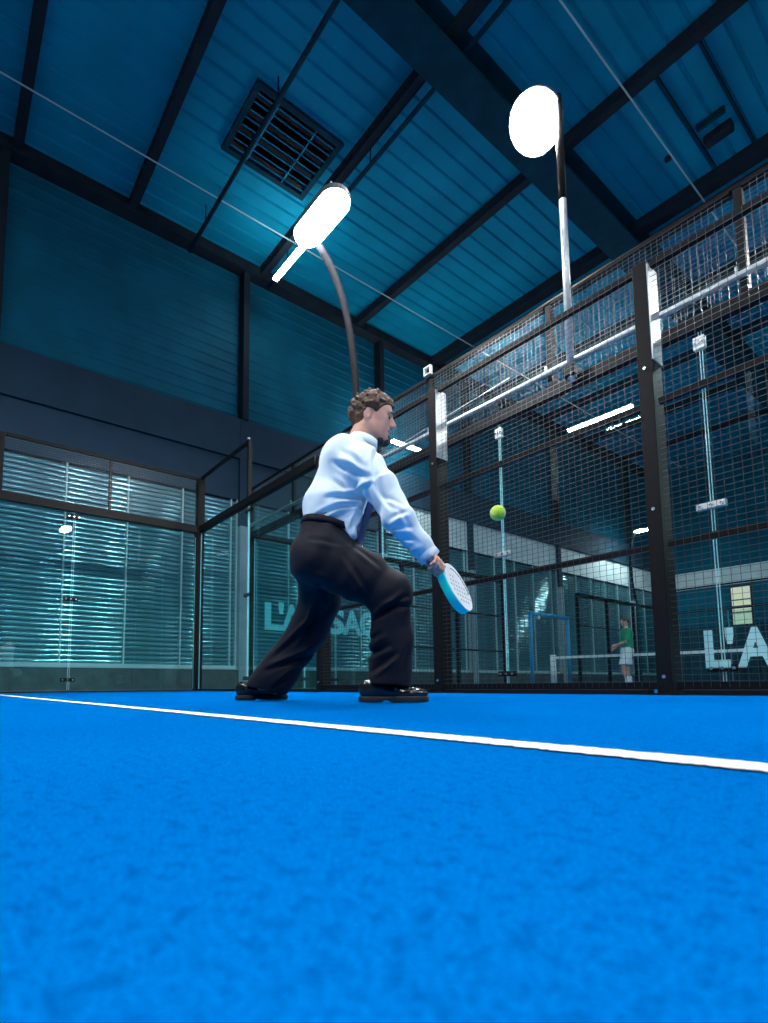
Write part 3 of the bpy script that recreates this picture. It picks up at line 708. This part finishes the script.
def body_field():
    f = Field((-0.55, -0.35, -0.02), (0.62, 0.60, 1.52), 0.0042)
    # trunk and limbs, kept inside the clothes
    f.cone(pel, wst, 0.095, 0.10, ys=1.3); f.cone(wst, chs, 0.10, 0.11, ys=1.35, k=0.04); f.cone(chs, neck0-np.array([0.01, 0, 0.04]), 0.10, 0.06, ys=1.5, k=0.04)
    f.cone(sh_r, el_r, 0.045, 0.036, k=0.03); f.cone(el_r, wr_r, 0.034, 0.024)
    f.cone(sh_l, el_l, 0.045, 0.036, k=0.03); f.cone(el_l, wr_l, 0.034, 0.024)
    for h_, k_, a_ in ((hip_r, kn_r, an_r), (hip_l, kn_l, an_l)):
        f.cone(h_, k_, 0.075, 0.05, k=0.03); f.cone(k_, a_, 0.05, 0.033); f.cone(a_, a_+np.array([0.08, 0, -0.035]), 0.028, 0.022)
    # neck
    f.cone(neck0, hp(-0.016, 0, -0.045), 0.064, 0.060, k=0.03)
    # head
    f.ell(hp(-0.002, 0, 0.028), (0.088, 0.075, 0.078), HR, 0.02); f.ell(hp(0.055, 0, 0.040), (0.036, 0.055, 0.045), HR, 0.02)
    f.ell(hp(0.040, 0, -0.022), (0.050, 0.060, 0.088), HR, 0.03); f.ell(hp(0.018, 0, -0.060), (0.058, 0.056, 0.048), HR, 0.025)
    for q in (-1, 1):
        f.cone(hp(-0.015, q*0.046, -0.045), hp(0.060, q*0.014, -0.100), 0.022, 0.016, k=0.025)
        f.cone(hp(0.025, q*0.050, -0.012), hp(0.062, q*0.038, -0.022), 0.015, 0.012, k=0.02)        # cheekbone
        f.ell(hp(0.082, q*0.032, 0.000), (0.014, 0.017, 0.011), HR, 0.010, cut=True)                 # eye socket
        f.ell(hp(0.070, q*0.031, -0.001), (0.0125, 0.0135, 0.0125), HR, 0.004)                       # lid over the eye
        f.cone(hp(0.086, q*0.010, 0.020), hp(0.074, q*0.044, 0.020), 0.009, 0.007, k=0.014)          # brow
        f.ell(hp(0.097, q*0.011, -0.033), (0.011, 0.008, 0.008), HR, 0.008)                          # nostril wing
        f.ell(hp(-0.020, q*0.073, -0.014), (0.019, 0.011, 0.031), HR, 0.008)                         # ear
        f.ell(hp(-0.015, q*0.084, -0.012), (0.009, 0.006, 0.017), HR, 0.006, cut=True)
    f.cone(hp(0.088, 0, 0.014), hp(0.110, 0, -0.026), 0.0085, 0.0115, k=0.012)                       # nose
    f.ell(hp(0.084, 0, -0.058), (0.014, 0.024, 0.0075), HR, 0.006); f.ell(hp(0.081, 0, -0.071), (0.014, 0.021, 0.008), HR, 0.006)
    f.ell(hp(0.084, 0, -0.0645), (0.016, 0.022, 0.0018), HR, 0.003, cut=True)
    f.ell(hp(0.072, 0, -0.102), (0.021, 0.024, 0.019), HR, 0.016)                                    # chin
    # right hand closed on the racket handle
    side = wr_r-grip; side = side-ra*(side@ra); side /= np.linalg.norm(side); oth = np.cross(ra, side)
    palm = grip+side*0.030-ra*0.008
    f.cone(wr_r, palm, 0.024, 0.030, k=0.02)
    f.cone(palm-ra*0.030, palm+ra*0.030, 0.021, 0.021, k=0.014)
    for q, (rr, ln) in enumerate(((0.0088, 1.0), (0.0094, 1.08), (0.0092, 1.02), (0.0080, 0.85))):
        base = grip+ra*(0.034-0.0215*q); prev = None
        for st in range(7):
            an = math.radians(-20+st*42*ln); R_ = 0.029
            p = base+(side*math.cos(an)+oth*math.sin(an))*R_
            if prev is not None: f.cone(prev, p, rr, rr*0.97, k=0.005)
            prev = p
    t0 = palm+ra*0.012-oth*0.02; t1 = grip+ra*0.042+side*0.018-oth*0.024; t2 = grip+ra*0.058-side*0.006-oth*0.020
    f.cone(t0, t1, 0.0125, 0.0108, k=0.008); f.cone(t1, t2, 0.0108, 0.0085, k=0.006)
    # left hand, relaxed
    dl = wr_l-el_l; dl /= np.linalg.norm(dl); fl = np.cross(dl, HY); fl /= np.linalg.norm(fl)
    pl = wr_l+dl*0.055; f.cone(wr_l, pl, 0.024, 0.026, k=0.02, ys=1.3)
    for q in range(4):
        o = (q-1.5)*0.020; b0 = pl+dl*0.022+HY*o; L_ = (0.036, 0.041, 0.038, 0.030)[q]
        b1 = b0+dl*L_-fl*0.008; b2 = b1+dl*L_*0.6-fl*0.018; f.cone(b0, b1, 0.0092, 0.0086, k=0.006); f.cone(b1, b2, 0.0086, 0.0072, k=0.004)
    f.cone(pl-HY*0.02, pl-HY*0.045+dl*0.03-fl*0.01, 0.012, 0.009, k=0.008)
    return f
obj('body', body_field().mesh('body'), M['skin'], man, smooth=True)

# hair: short brown curls
f = Field(hd-np.array([0.16, 0.13, 0.16]), hd+np.array([0.16, 0.13, 0.17]), 0.0030)
rng = random.Random(3)
f.ell(hp(-0.004, 0, 0.034), (0.096, 0.083, 0.083), HR, 0.01); f.ell(hp(0.050, 0, 0.052), (0.045, 0.060, 0.048), HR, 0.02); f.ell(hp(-0.042, 0, -0.008), (0.054, 0.068, 0.064), HR, 0.02)
n_ = 0
while n_ < 420:
    th, z = rng.uniform(0, 2*math.pi), rng.uniform(-0.95, 1)
    r_ = math.sqrt(max(0, 1-z*z)); p = (-0.002+0.097*r_*math.cos(th), 0.083*r_*math.sin(th), 0.034+0.087*z)
    lim = 0.045 if p[0] > 0.03 else (0.02 if p[0] > -0.03 else -0.07)
    if p[0] > 0.03 and p[2] < 0.058+0.10*(p[0]-0.07): continue
    if p[2] < lim and n_ < 400: continue
    c = hp(*p); q = rng.uniform(0.007, 0.012); v_ = np.array([rng.gauss(0, 1) for _ in range(3)]); v_ = v_/np.linalg.norm(v_)*rng.uniform(0.004, 0.012)+HX*0.006
    f.cone(c-v_, c+v_, q*0.75, q*0.55, k=0.007); n_ += 1
f.ell(hp(0.080, 0, -0.03), (0.075, 0.11, 0.090), HR, 0.006, cut=True)
f.ell(hp(-0.006, -0.085, -0.026), (0.032, 0.03, 0.040), HR, 0.004, cut=True); f.ell(hp(-0.006, 0.085, -0.026), (0.032, 0.03, 0.040), HR, 0.004, cut=True)
f.ell(hp(0.035, 0, -0.10), (0.10, 0.12, 0.075), HR, 0.006, cut=True)
obj('hair', f.mesh('hair', 0), M['hair'], man, smooth=True)
# goatee
f = Field(hp(0.07, 0, -0.09)-0.06, hp(0.07, 0, -0.09)+0.07, 0.0025)
f.ell(hp(0.070, 0, -0.112), (0.027, 0.026, 0.018), HR, 0.01); f.cone(hp(0.050, -0.022, -0.108), hp(0.050, 0.022, -0.108), 0.016, k=0.012); f.ell(hp(0.087, 0, -0.092), (0.010, 0.018, 0.014), HR, 0.008)
f.ripple(0.0016, 330, (0.6, 0.5, 0.7), 0.4, 60)
obj('goatee', f.mesh('goatee', 0), M['beard'], man, smooth=True)
for q in (-1, 1):
    b = MB(); b.tube([tuple(hp(0.0855-0.004*abs(s), q*(0.031+0.011*s), -0.0055+0.002*abs(s))) for s in (-1, -0.5, 0, 0.5, 1)], [0.0015, 0.003, 0.0038, 0.0035, 0.002], 6)
    b.build('eyelashes', M['eye'], man, smooth=True)
    b = MB(); b.tube([tuple(hp(0.0985-0.012*s*s-0.002*s, q*(0.014+0.030*s), 0.0235-0.003*s*s)) for s in (0, 0.25, 0.5, 0.75, 1)], [0.002, 0.0035, 0.0035, 0.003, 0.0015], 6)
    b.build('eyebrow', M['beard'], man, smooth=True)

# shirt
f = Field((-0.40, -0.40, 0.55), (0.60, 0.50, 1.40), 0.0052)
f.cone(mp(330, 536), mp(333.5, 508), 0.122, 0.130, ys=1.20, k=0.03)
f.cone(mp(333.5, 508), mp(347, 474), 0.128, 0.126, ys=1.28, k=0.05)
f.cone(mp(347, 474), mp(354, 459), 0.118, 0.085, ys=1.45, k=0.05)
f.cone(mp(347, 456, 2.33), mp(350, 456, 2.58), 0.072, 0.072, k=0.05)
f.ell(mp(340, 460), (0.08, 0.17, 0.07), None, 0.06)
for s_, e_, w_ in ((sh_r, el_r, wr_r), (sh_l, el_l, wr_l)):
    f.cone(s_+np.array([-0.012, 0, -0.008]), s_*0.55+e_*0.45, 0.084, 0.072, k=0.05)
    f.cone(s_*0.55+e_*0.45, e_, 0.072, 0.064, k=0.03); f.cone(e_, e_*0.3+w_*0.7, 0.064, 0.049, k=0.035)
    f.cone(e_*0.3+w_*0.7, w_, 0.047, 0.043, k=0.02)
f.cone(mp(350, 533, 2.36), mp(350, 515, 2.38), 0.035, 0.05, k=0.03)
# cuff end and hem
dw = wr_r-el_r; dw /= np.linalg.norm(dw)
f.cone(wr_r+dw*0.012, wr_r+dw*0.075, 0.040, 0.05, k=0.006, cut=True)
f.cone(neck0+np.array([0.012, 0, 0.035]), neck0+np.array([0.05, 0, 0.16]), 0.062, 0.07, k=0.01, cut=True)
def px_seg(l, d=2.3):
    out = []
    for a, b_, c, e, g in l:
        p, q = mp(a, b_, d), mp(c, e, d); out.append((p[0], p[2], q[0], q[2], g))
    return out
f.crease(px_seg([(366, 486, 330, 462, 1.0), (368, 494, 322, 500, 1.1), (366, 500, 310, 517, 0.9), (362, 476, 340, 452, 0.6), (352, 510, 318, 524, 0.8), (345, 492, 330, 478, 0.6),
                 (372, 470, 376, 500, 0.8), (360, 505, 350, 532, 0.7), (378, 452, 370, 476, 0.6), (340, 520, 312, 529, 0.5), (357, 520, 362, 538, 0.6)]), 0.016, 0.011, ymax=-0.02)
f.crease(px_seg([(376, 486, 392, 512, 1.0), (384, 497, 404, 507, 0.8), (390, 520, 410, 512, 1.0), (394, 528, 415, 527, 0.9), (402, 535, 420, 540, 0.8), (372, 478, 388, 470, 0.7), (408, 545, 424, 540, 0.5), (398, 512, 412, 530, 0.5)], 2.2), 0.011, 0.010, ymax=-0.10)
f.ripple(0.0034, 30, (0.5, 0.4, 0.9), 0.3, 7.0); f.ripple(0.0024, 58, (-0.7, 0.3, 0.6), 1.3, 9.0)
obj('shirt', f.mesh('shirt'), M['shirt'], man, smooth=True)
# collar: stand and folded leaf
def ring_strip(name, c, nrm, rx, ry, hh, out, m, th=0.004, a0=-2.6, a1=2.6, parent=man):
    nrm = np.array(nrm, float); nrm /= np.linalg.norm(nrm); e1 = np.array([1, 0, 0])-nrm*nrm[0]; e1 /= np.linalg.norm(e1); e2 = np.cross(nrm, e1)
    b = MB(); n = 28; vs = []
    for i in range(n+1):
        a = math.pi+a0+(a1-a0)*i/n; u = e1*math.cos(a)*rx+e2*math.sin(a)*ry
        p0 = c+u*(1+out); p1 = c+u+nrm*hh; o = u/np.linalg.norm(u)*th
        vs += [p0, p1, p1+o, p0+o]
    fs = []
    for i in range(n):
        for k in range(4): fs.append((4*i+k, 4*i+(k+1) % 4, 4*i+4+(k+1) % 4, 4*i+4+k))
    fs += [(3, 2, 1, 0), (4*n, 4*n+1, 4*n+2, 4*n+3)]
    b.add(vs, fs); return b.build(name, m, parent, smooth=True)
ring_strip('collar', mp(361.5, 449), (0.34, 0, 0.94), 0.068, 0.072, 0.046, 0.22, M['shirt'], 0.005)
ring_strip('cuff', wr_r-dw*0.028, dw, 0.046, 0.046, 0.050, -0.05, M['shirt'], 0.004, -3.14, 3.14)
# tie
b = MB(); vs = []
tp = [(377, 453, 0.022), (377, 470, 0.026), (375, 490, 0.030), (368.5, 510, 0.034), (363, 528, 0.038), (360, 540, 0.040), (358, 550, 0.004)]
for (a, c, hw) in tp:
    p = mp(a, c, 2.40)
    for e in (-1, 1): vs += [p+np.array([0.012*e, 0.85*hw*e, 0])+np.array([-0.003, 0, 0]), p+np.array([0.012*e, 0.85*hw*e, 0])+np.array([0.003, 0, 0])]
fs = []
for i in range(len(tp)-1):
    o = 4*i; fs += [(o, o+4, o+6, o+2), (o+1, o+3, o+7, o+5), (o, o+1, o+5, o+4), (o+2, o+6, o+7, o+3)]
b.add(vs, fs); b.build('tie', M['tie'], man, label='navy blue tie')

# trousers
f = Field((-0.66, -0.36, 0.0), (0.45, 0.66, 0.86), 0.0052)
f.cone(mp(330, 532), mp(326, 552), 0.135, 0.155, ys=1.13, k=0.03)
f.ell(mp(313, 561, 2.44), (0.105, 0.17, 0.115), None, 0.05)
f.cone(mp(331, 562, 2.37), mp(362, 576, 2.34), 0.128, 0.112, k=0.05); f.cone(mp(362, 576, 2.34), mp(390, 593, 2.33), 0.112, 0.098, k=0.03)
f.cone(mp(390, 593, 2.33), mp(392, 640, 2.36), 0.096, 0.088, k=0.03); f.cone(mp(392, 640, 2.36), mp(388.5, 690, 2.38), 0.088, 0.098, k=0.03)
f.cone(mp(318, 566, 2.52), mp(320, 600, 2.66), 0.115, 0.098, k=0.05); f.cone(mp(320, 600, 2.66), mp(309, 630, 2.75), 0.098, 0.098, k=0.03)
f.cone(mp(309, 630, 2.75), mp(284, 664, 2.82), 0.098, 0.100, k=0.03); f.cone(mp(284, 664, 2.82), mp(266, 689, 2.86), 0.100, 0.106, k=0.02)
f.cutplane(mp(328, 528), (0.30, 0, 1.0))
X, Y, Z = np.meshgrid(*[a.astype(np.float32) for a in f.ax], indexing='ij', sparse=True)
hem = np.where(Y < 0.22, 0.075-0.10*(X-0.18), 0.050-0.30*(X+0.42)+0*Y).astype(np.float32)
f.vol = np.maximum(f.vol, hem-Z)
f.crease(px_seg([(405, 598, 372, 622, 1.1), (410, 606, 378, 612, 0.8), (368, 655, 392, 645, 0.9), (372, 672, 398, 652, 1.0), (408, 650, 398, 676, 0.6), (370, 640, 384, 632, 0.7), (352, 546, 382, 572, 0.5),
                 (345, 560, 372, 600, 0.4), (310, 540, 345, 548, 0.5), (330, 585, 300, 575, 0.6)], 2.3), 0.017, 0.012, ymax=0.16)
f.crease(px_seg([(332, 610, 268, 662, 1.0), (318, 615, 300, 650, 0.8), (330, 640, 300, 662, 0.7), (308, 655, 262, 672, 1.0), (300, 668, 272, 690, 0.8), (325, 600, 312, 625, 0.6)], 2.72), 0.017, 0.013)
f.ripple(0.0042, 26, (0.6, 0.3, 0.7), 0.9, 6.0); f.ripple(0.0024, 60, (0.8, 0.1, -0.5), 0.2, 8.0)
obj('trousers', f.mesh('trousers'), M['trouser'], man, smooth=True)
ring_strip('waistband', mp(329.5, 533), (0.30, 0, 1.0), 0.136, 0.155, 0.030, 0.02, M['trouser'], 0.004, -3.14, 3.14)

# shoes: loafers with heel block
def shoe(base, yaw_, ln, name='shoe'):
    t = bpy.data.objects.new(name, None); COL.objects.link(t); t.parent = man; t.location = base; t.rotation_euler = (0, 0, yaw_)
    f = Field((-0.06, -0.09, -0.005), (0.34, 0.09, 0.16), 0.0036)
    f.cone((0.055, 0, 0.055), (0.17, 0, 0.045), 0.040, 0.040, k=0.02); f.ell((0.225, 0, 0.040), (0.075, 0.047, 0.030), None, 0.025)
    f.ell((0.035, 0, 0.060), (0.045, 0.036, 0.045), None, 0.02); f.ell((0.08, 0, 0.075), (0.06, 0.037, 0.035), None, 0.02)
    f.cone((0.05, 0, 0.125), (0.10, 0, 0.12), 0.028, 0.022, k=0.01, cut=True)
    f.cutplane((0, 0, 0.026), (0, 0, -1))
    u = obj('upper', f.mesh('upper'), M['leather'], t, smooth=True)
    f = Field((-0.03, -0.07, -0.002), (0.34, 0.07, 0.04), 0.0036)
    f.cone((0.03, 0, 0.02), (0.16, 0, 0.02), 0.042, 0.044, k=0.02); f.ell((0.22, 0, 0.02), (0.084, 0.052, 0.05), None, 0.02)
    f.cutplane((0, 0, 0.030), (0, 0, 1)); f.cutplane((0, 0, 0.004), (0, 0, -1)); f.cone((0.115, -0.1, -0.006), (0.115, 0.1, -0.006), 0.020, k=0.004, cut=True)
    obj('sole', f.mesh('sole', 0), M['sole'], t, smooth=False)
    b = MB(); b.tube([(0.158, -0.040, 0.050), (0.156, -0.030, 0.077), (0.155, 0, 0.087), (0.156, 0.030, 0.077), (0.158, 0.040, 0.050)], 0.010, 8); b.build('strap', M['leather'], u, smooth=True)
    b = MB(); b.tube([(0.18, -0.043, 0.046), (0.22, -0.045, 0.052), (0.262, -0.033, 0.054), (0.284, 0, 0.050), (0.262, 0.033, 0.054), (0.22, 0.045, 0.052), (0.18, 0.043, 0.046)], 0.004, 6); b.build('apron_seam', M['leather'], u, smooth=True)
    t.scale = (ln, 1, 1); return t
fr = mp(361, 702, 2.38); shoe((fr[0]+0.0, fr[1], 0.0), math.radians(-6), 0.98)
fl_ = mp(237, 700, 2.86); shoe((fl_[0]+0.0, fl_[1], 0.0), math.radians(24), 0.92)
b = MB(); q = mp(369, 688, 2.33); b.tube([(q[0]+0.012, q[1]+0.04, 0.05), (q[0]+0.014, q[1]+0.04, 0.10)], 0.030, 14); b.build('sock', M['sock'], man, smooth=True)

# racket
grip_w = MAN+Rh*grip[0]+Fh*grip[1]+np.array([0, 0, grip[2]])
rk = thing('padel_racket', 'white padel racket with bright cyan edge held by the man', 'racket', tuple(grip_w))
WM = np.stack([Rh, Fh, np.array([0, 0, 1.0])], 1)
A_, N_, B_ = WM@ra, WM@rn, WM@rb
rk.matrix_world = Matrix(((A_[0], B_[0], N_[0], grip_w[0]), (A_[1], B_[1], N_[1], grip_w[1]), (A_[2], B_[2], N_[2], grip_w[2]), (0, 0, 0, 1)))
def outline(k=1.0, n=56):
    pts = []
    for i in range(n):
        a = 2*math.pi*i/n; xx, yy = math.cos(a), math.sin(a)
        r_ = 0.116*(1-0.10*max(0, -xx)**2); pts.append((0.180+0.128*xx*k, r_*yy*k))
    return pts
def slab(pts, z0, z1):
    n = len(pts); vs = [(x, y, z0) for x, y in pts]+[(x, y, z1) for x, y in pts]
    return vs, [tuple(range(n-1, -1, -1)), tuple(range(n, 2*n))]+[(i, (i+1) % n, n+(i+1) % n, n+i) for i in range(n)]
b = MB(); b.add(*slab(outline(1.0), -0.019, 0.0165)); b.build('frame', M['racketedge'], rk, bevel=0.004)
for z0, z1 in ((0.0165, 0.0195), (-0.0195, -0.019)):
    b = MB(); b.add(*slab(outline(0.985), z0, z1)); b.build('face', M['racketface'], rk)
b = MB()
for i in range(-3, 5):
    for j in range(-3, 4):
        hx, hy = 0.185+i*0.026, j*0.026+(0.013 if i % 2 else 0)
        if ((hx-0.185)/0.105)**2+(hy/0.088)**2 < 1 and not (hy > 0.035): b.disc((hx, hy, 0.0193), (0, 0, 1), 0.0058, 0.0006, 10)
b.build('face_hole', M['holes'], rk, kind='stuff')
b = MB()
sp = [(0.185+0.105*math.cos(a), 0.088*math.sin(a)) for a in [math.radians(128-9*i) for i in range(13)]]
for i in range(12):
    wd_ = 0.006+0.010*(i/11)**2; (x0, y0), (x1, y1) = sp[i], sp[i+1]
    b.bar((x0, y0, 0.0197), (x0+(x1-x0)*0.8, y0+(y1-y0)*0.8, 0.0197), wd_, 0.0008)
b.build('dark_print', M['dark'], rk, kind='stuff')
b = MB(); b.tube([(-0.034, 0, 0), (-0.030, 0, 0), (0.045, 0, 0)], [0.017, 0.0175, 0.0165], 12); b.build('handle', M['grip'], rk, smooth=True)
for q in (-1, 1): MB().bar((0.035, q*0.012, 0), (0.085, q*0.045, 0), 0.020, 0.030).build('throat', M['racketedge'], rk)

# ball
bw = CAM+(lambda v: v*(2.25/(v@Fh)))(_F+_R*(497.8-CX)/FPX+_U*(CY-513)/FPX)
bl = thing('padel_ball', 'fluorescent yellow-green ball flying in front of the mesh', 'ball', tuple(bw))
n1, n2 = 20, 32
vs = [(0.0335*math.sin(math.pi*i/n1)*math.cos(2*math.pi*j/n2), 0.0335*math.sin(math.pi*i/n1)*math.sin(2*math.pi*j/n2), 0.0335*math.cos(math.pi*i/n1)) for i in range(n1+1) for j in range(n2)]
b = MB(); b.add(vs, [(i*n2+j, (i+1)*n2+j, (i+1)*n2+(j+1) % n2, i*n2+(j+1) % n2) for i in range(n1) for j in range(n2)]); b.build('felt', M['ball'], bl, smooth=True)
sp = []
for i in range(61):
    t_ = 2*math.pi*i/60; c_ = 0.44
    v = Vector((math.cos(t_)*1.0+c_*math.cos(3*t_)*0.4, math.sin(t_)-c_*math.sin(3*t_)*0.4, 0.9*math.sin(2*t_))).normalized()*0.0334; v.rotate(Matrix.Rotation(0.7, 3, 'X')); sp.append(tuple(v))
b = MB(); b.tube(sp, 0.0011, 5, caps=False); b.build('seam', M['seam'], bl, smooth=True)

# ------------------------------------------------------------------ the distant player
pf = at(629, 686, 1, 10.2)
pl = thing('person', 'distant player in green jersey and white shorts standing by the net', 'person', (pf[0], 10.2, 0.0), math.radians(180+35))
# local: x forward
f = Field((-0.35, -0.40, 0.0), (0.55, 0.40, 1.86), 0.0095)
f.ell((0.02, 0, 1.66), (0.095, 0.075, 0.115), None, 0.02); f.ell((0.10, 0, 1.645), (0.022, 0.014, 0.022), None, 0.015); f.ell((0.06, 0, 1.58), (0.04, 0.04, 0.04), None, 0.02)
for q in (-1, 1): f.ell((0.0, q*0.077, 1.65), (0.02, 0.012, 0.03), None, 0.01)
f.cone((0, 0, 1.42), (0.01, 0, 1.60), 0.055, 0.05); f.cone((0, 0, 0.98), (-0.01, 0, 1.38), 0.115, 0.12, ys=1.35, k=0.04)
f.cone((0, 0, 1.40), (-0.005, 0, 1.42), 0.09, 0.08, ys=1.9, k=0.04)
for q, el, wr in ((1, (0.06, 0.26, 1.12), (0.26, 0.17, 1.05)), (-1, (0.05, -0.27, 1.12), (0.24, -0.20, 1.00))):
    f.cone((0, q*0.20, 1.38), el, 0.05, 0.04, k=0.03); f.cone(el, wr, 0.038, 0.028)
    d = np.array(wr)-np.array(el); d /= np.linalg.norm(d); w_ = np.array(wr); f.cone(w_, w_+d*0.06, 0.03, 0.032, k=0.02)
    for g in range(4): f.cone(w_+d*0.07+np.array([0, 0, (g-1.5)*0.020]), w_+d*0.12+np.array([0, -q*0.025, (g-1.5)*0.020]), 0.011, 0.009, k=0.004)
    f.cone(w_+d*0.03, w_+d*0.07+np.array([0, 0, 0.045]), 0.012, 0.01, k=0.008)
for q, fx in ((1, 0.06), (-1, -0.06)):
    f.cone((0, q*0.10, 0.95), (fx+0.06, q*0.14, 0.50), 0.088, 0.058, k=0.03); f.cone((fx+0.06, q*0.14, 0.50), (fx, q*0.15, 0.10), 0.056, 0.036, k=0.02); f.cone((fx, q*0.15, 0.08), (fx+0.10, q*0.16, 0.05), 0.035, 0.03)
obj('body', f.mesh('body'), M['skin'], pl, smooth=True)
f = Field((-0.35, -0.42, 0.85), (0.30, 0.42, 1.52), 0.0095)
f.cone((0, 0, 0.98), (-0.01, 0, 1.36), 0.15, 0.145, ys=1.35, k=0.04); f.cone((0, -0.14, 1.40), (0, 0.14, 1.40), 0.075, k=0.05)
for q in (-1, 1): f.cone((0, q*0.19, 1.39), (0.04, q*0.245, 1.20), 0.075, 0.072, k=0.03)
f.cutplane((0, 0, 0.93), (0, 0, -1)); f.ell((0.01, 0, 1.52), (0.075, 0.08, 0.06), None, 0.01, cut=True); f.ripple(0.006, 22, (0.4, 0.3, 0.8), 0.5, 6)
obj('jersey', f.mesh('jersey'), M['green'], pl, smooth=True)
f = Field((-0.35, -0.40, 0.42), (0.35, 0.40, 1.02), 0.0095)
f.cone((0, 0, 0.97), (0, 0, 0.90), 0.145, 0.16, ys=1.25, k=0.03)
for q, fx in ((1, 0.06), (-1, -0.06)): f.cone((0, q*0.10, 0.90), (fx+0.05, q*0.14, 0.56), 0.125, 0.118, k=0.03)
f.cutplane((0, 0, 0.55), (0, 0, -1)); f.cutplane((0, 0, 0.985), (0, 0, 1)); f.ripple(0.005, 26, (0.3, 0.7, 0.3), 0.1, 6)
obj('shorts', f.mesh('shorts'), M['shorts'], pl, smooth=True)
for q, fx in ((1, 0.06), (-1, -0.06)):
    f = Field((fx-0.12, q*0.155-0.09, -0.01), (fx+0.25, q*0.155+0.09, 0.30), 0.007)
    f.ell((fx-0.01, q*0.155, 0.06), (0.06, 0.042, 0.06), None, 0.03); f.ell((fx+0.09, q*0.16, 0.045), (0.10, 0.048, 0.040), None, 0.03); f.cone((fx, q*0.15, 0.08), (fx, q*0.15, 0.22), 0.048, 0.050, k=0.02)
    f.cutplane((0, 0, 0.003), (0, 0, -1))
    obj('shoe', f.mesh('shoe'), M['shorts'], pl, smooth=True)
f = Field((-0.13, -0.12, 1.55), (0.16, 0.12, 1.82), 0.0075)
f.ell((0.005, 0, 1.685), (0.105, 0.085, 0.105), None, 0.01); f.ell((0.10, 0, 1.62), (0.085, 0.12, 0.085), None, 0.01, cut=True); f.ell((0.0, 0, 1.52), (0.13, 0.13, 0.10), None, 0.01, cut=True); f.ripple(0.004, 90, (0.5, 0.5, 0.5), 0, 30)
obj('hair', f.mesh('hair'), M['hair'], pl, smooth=True)
for q in (-1, 1): MB().disc((0.103, q*0.032, 1.675), (1, 0, 0), 0.010, 0.004, 10).build('eye', M['eye'], pl)
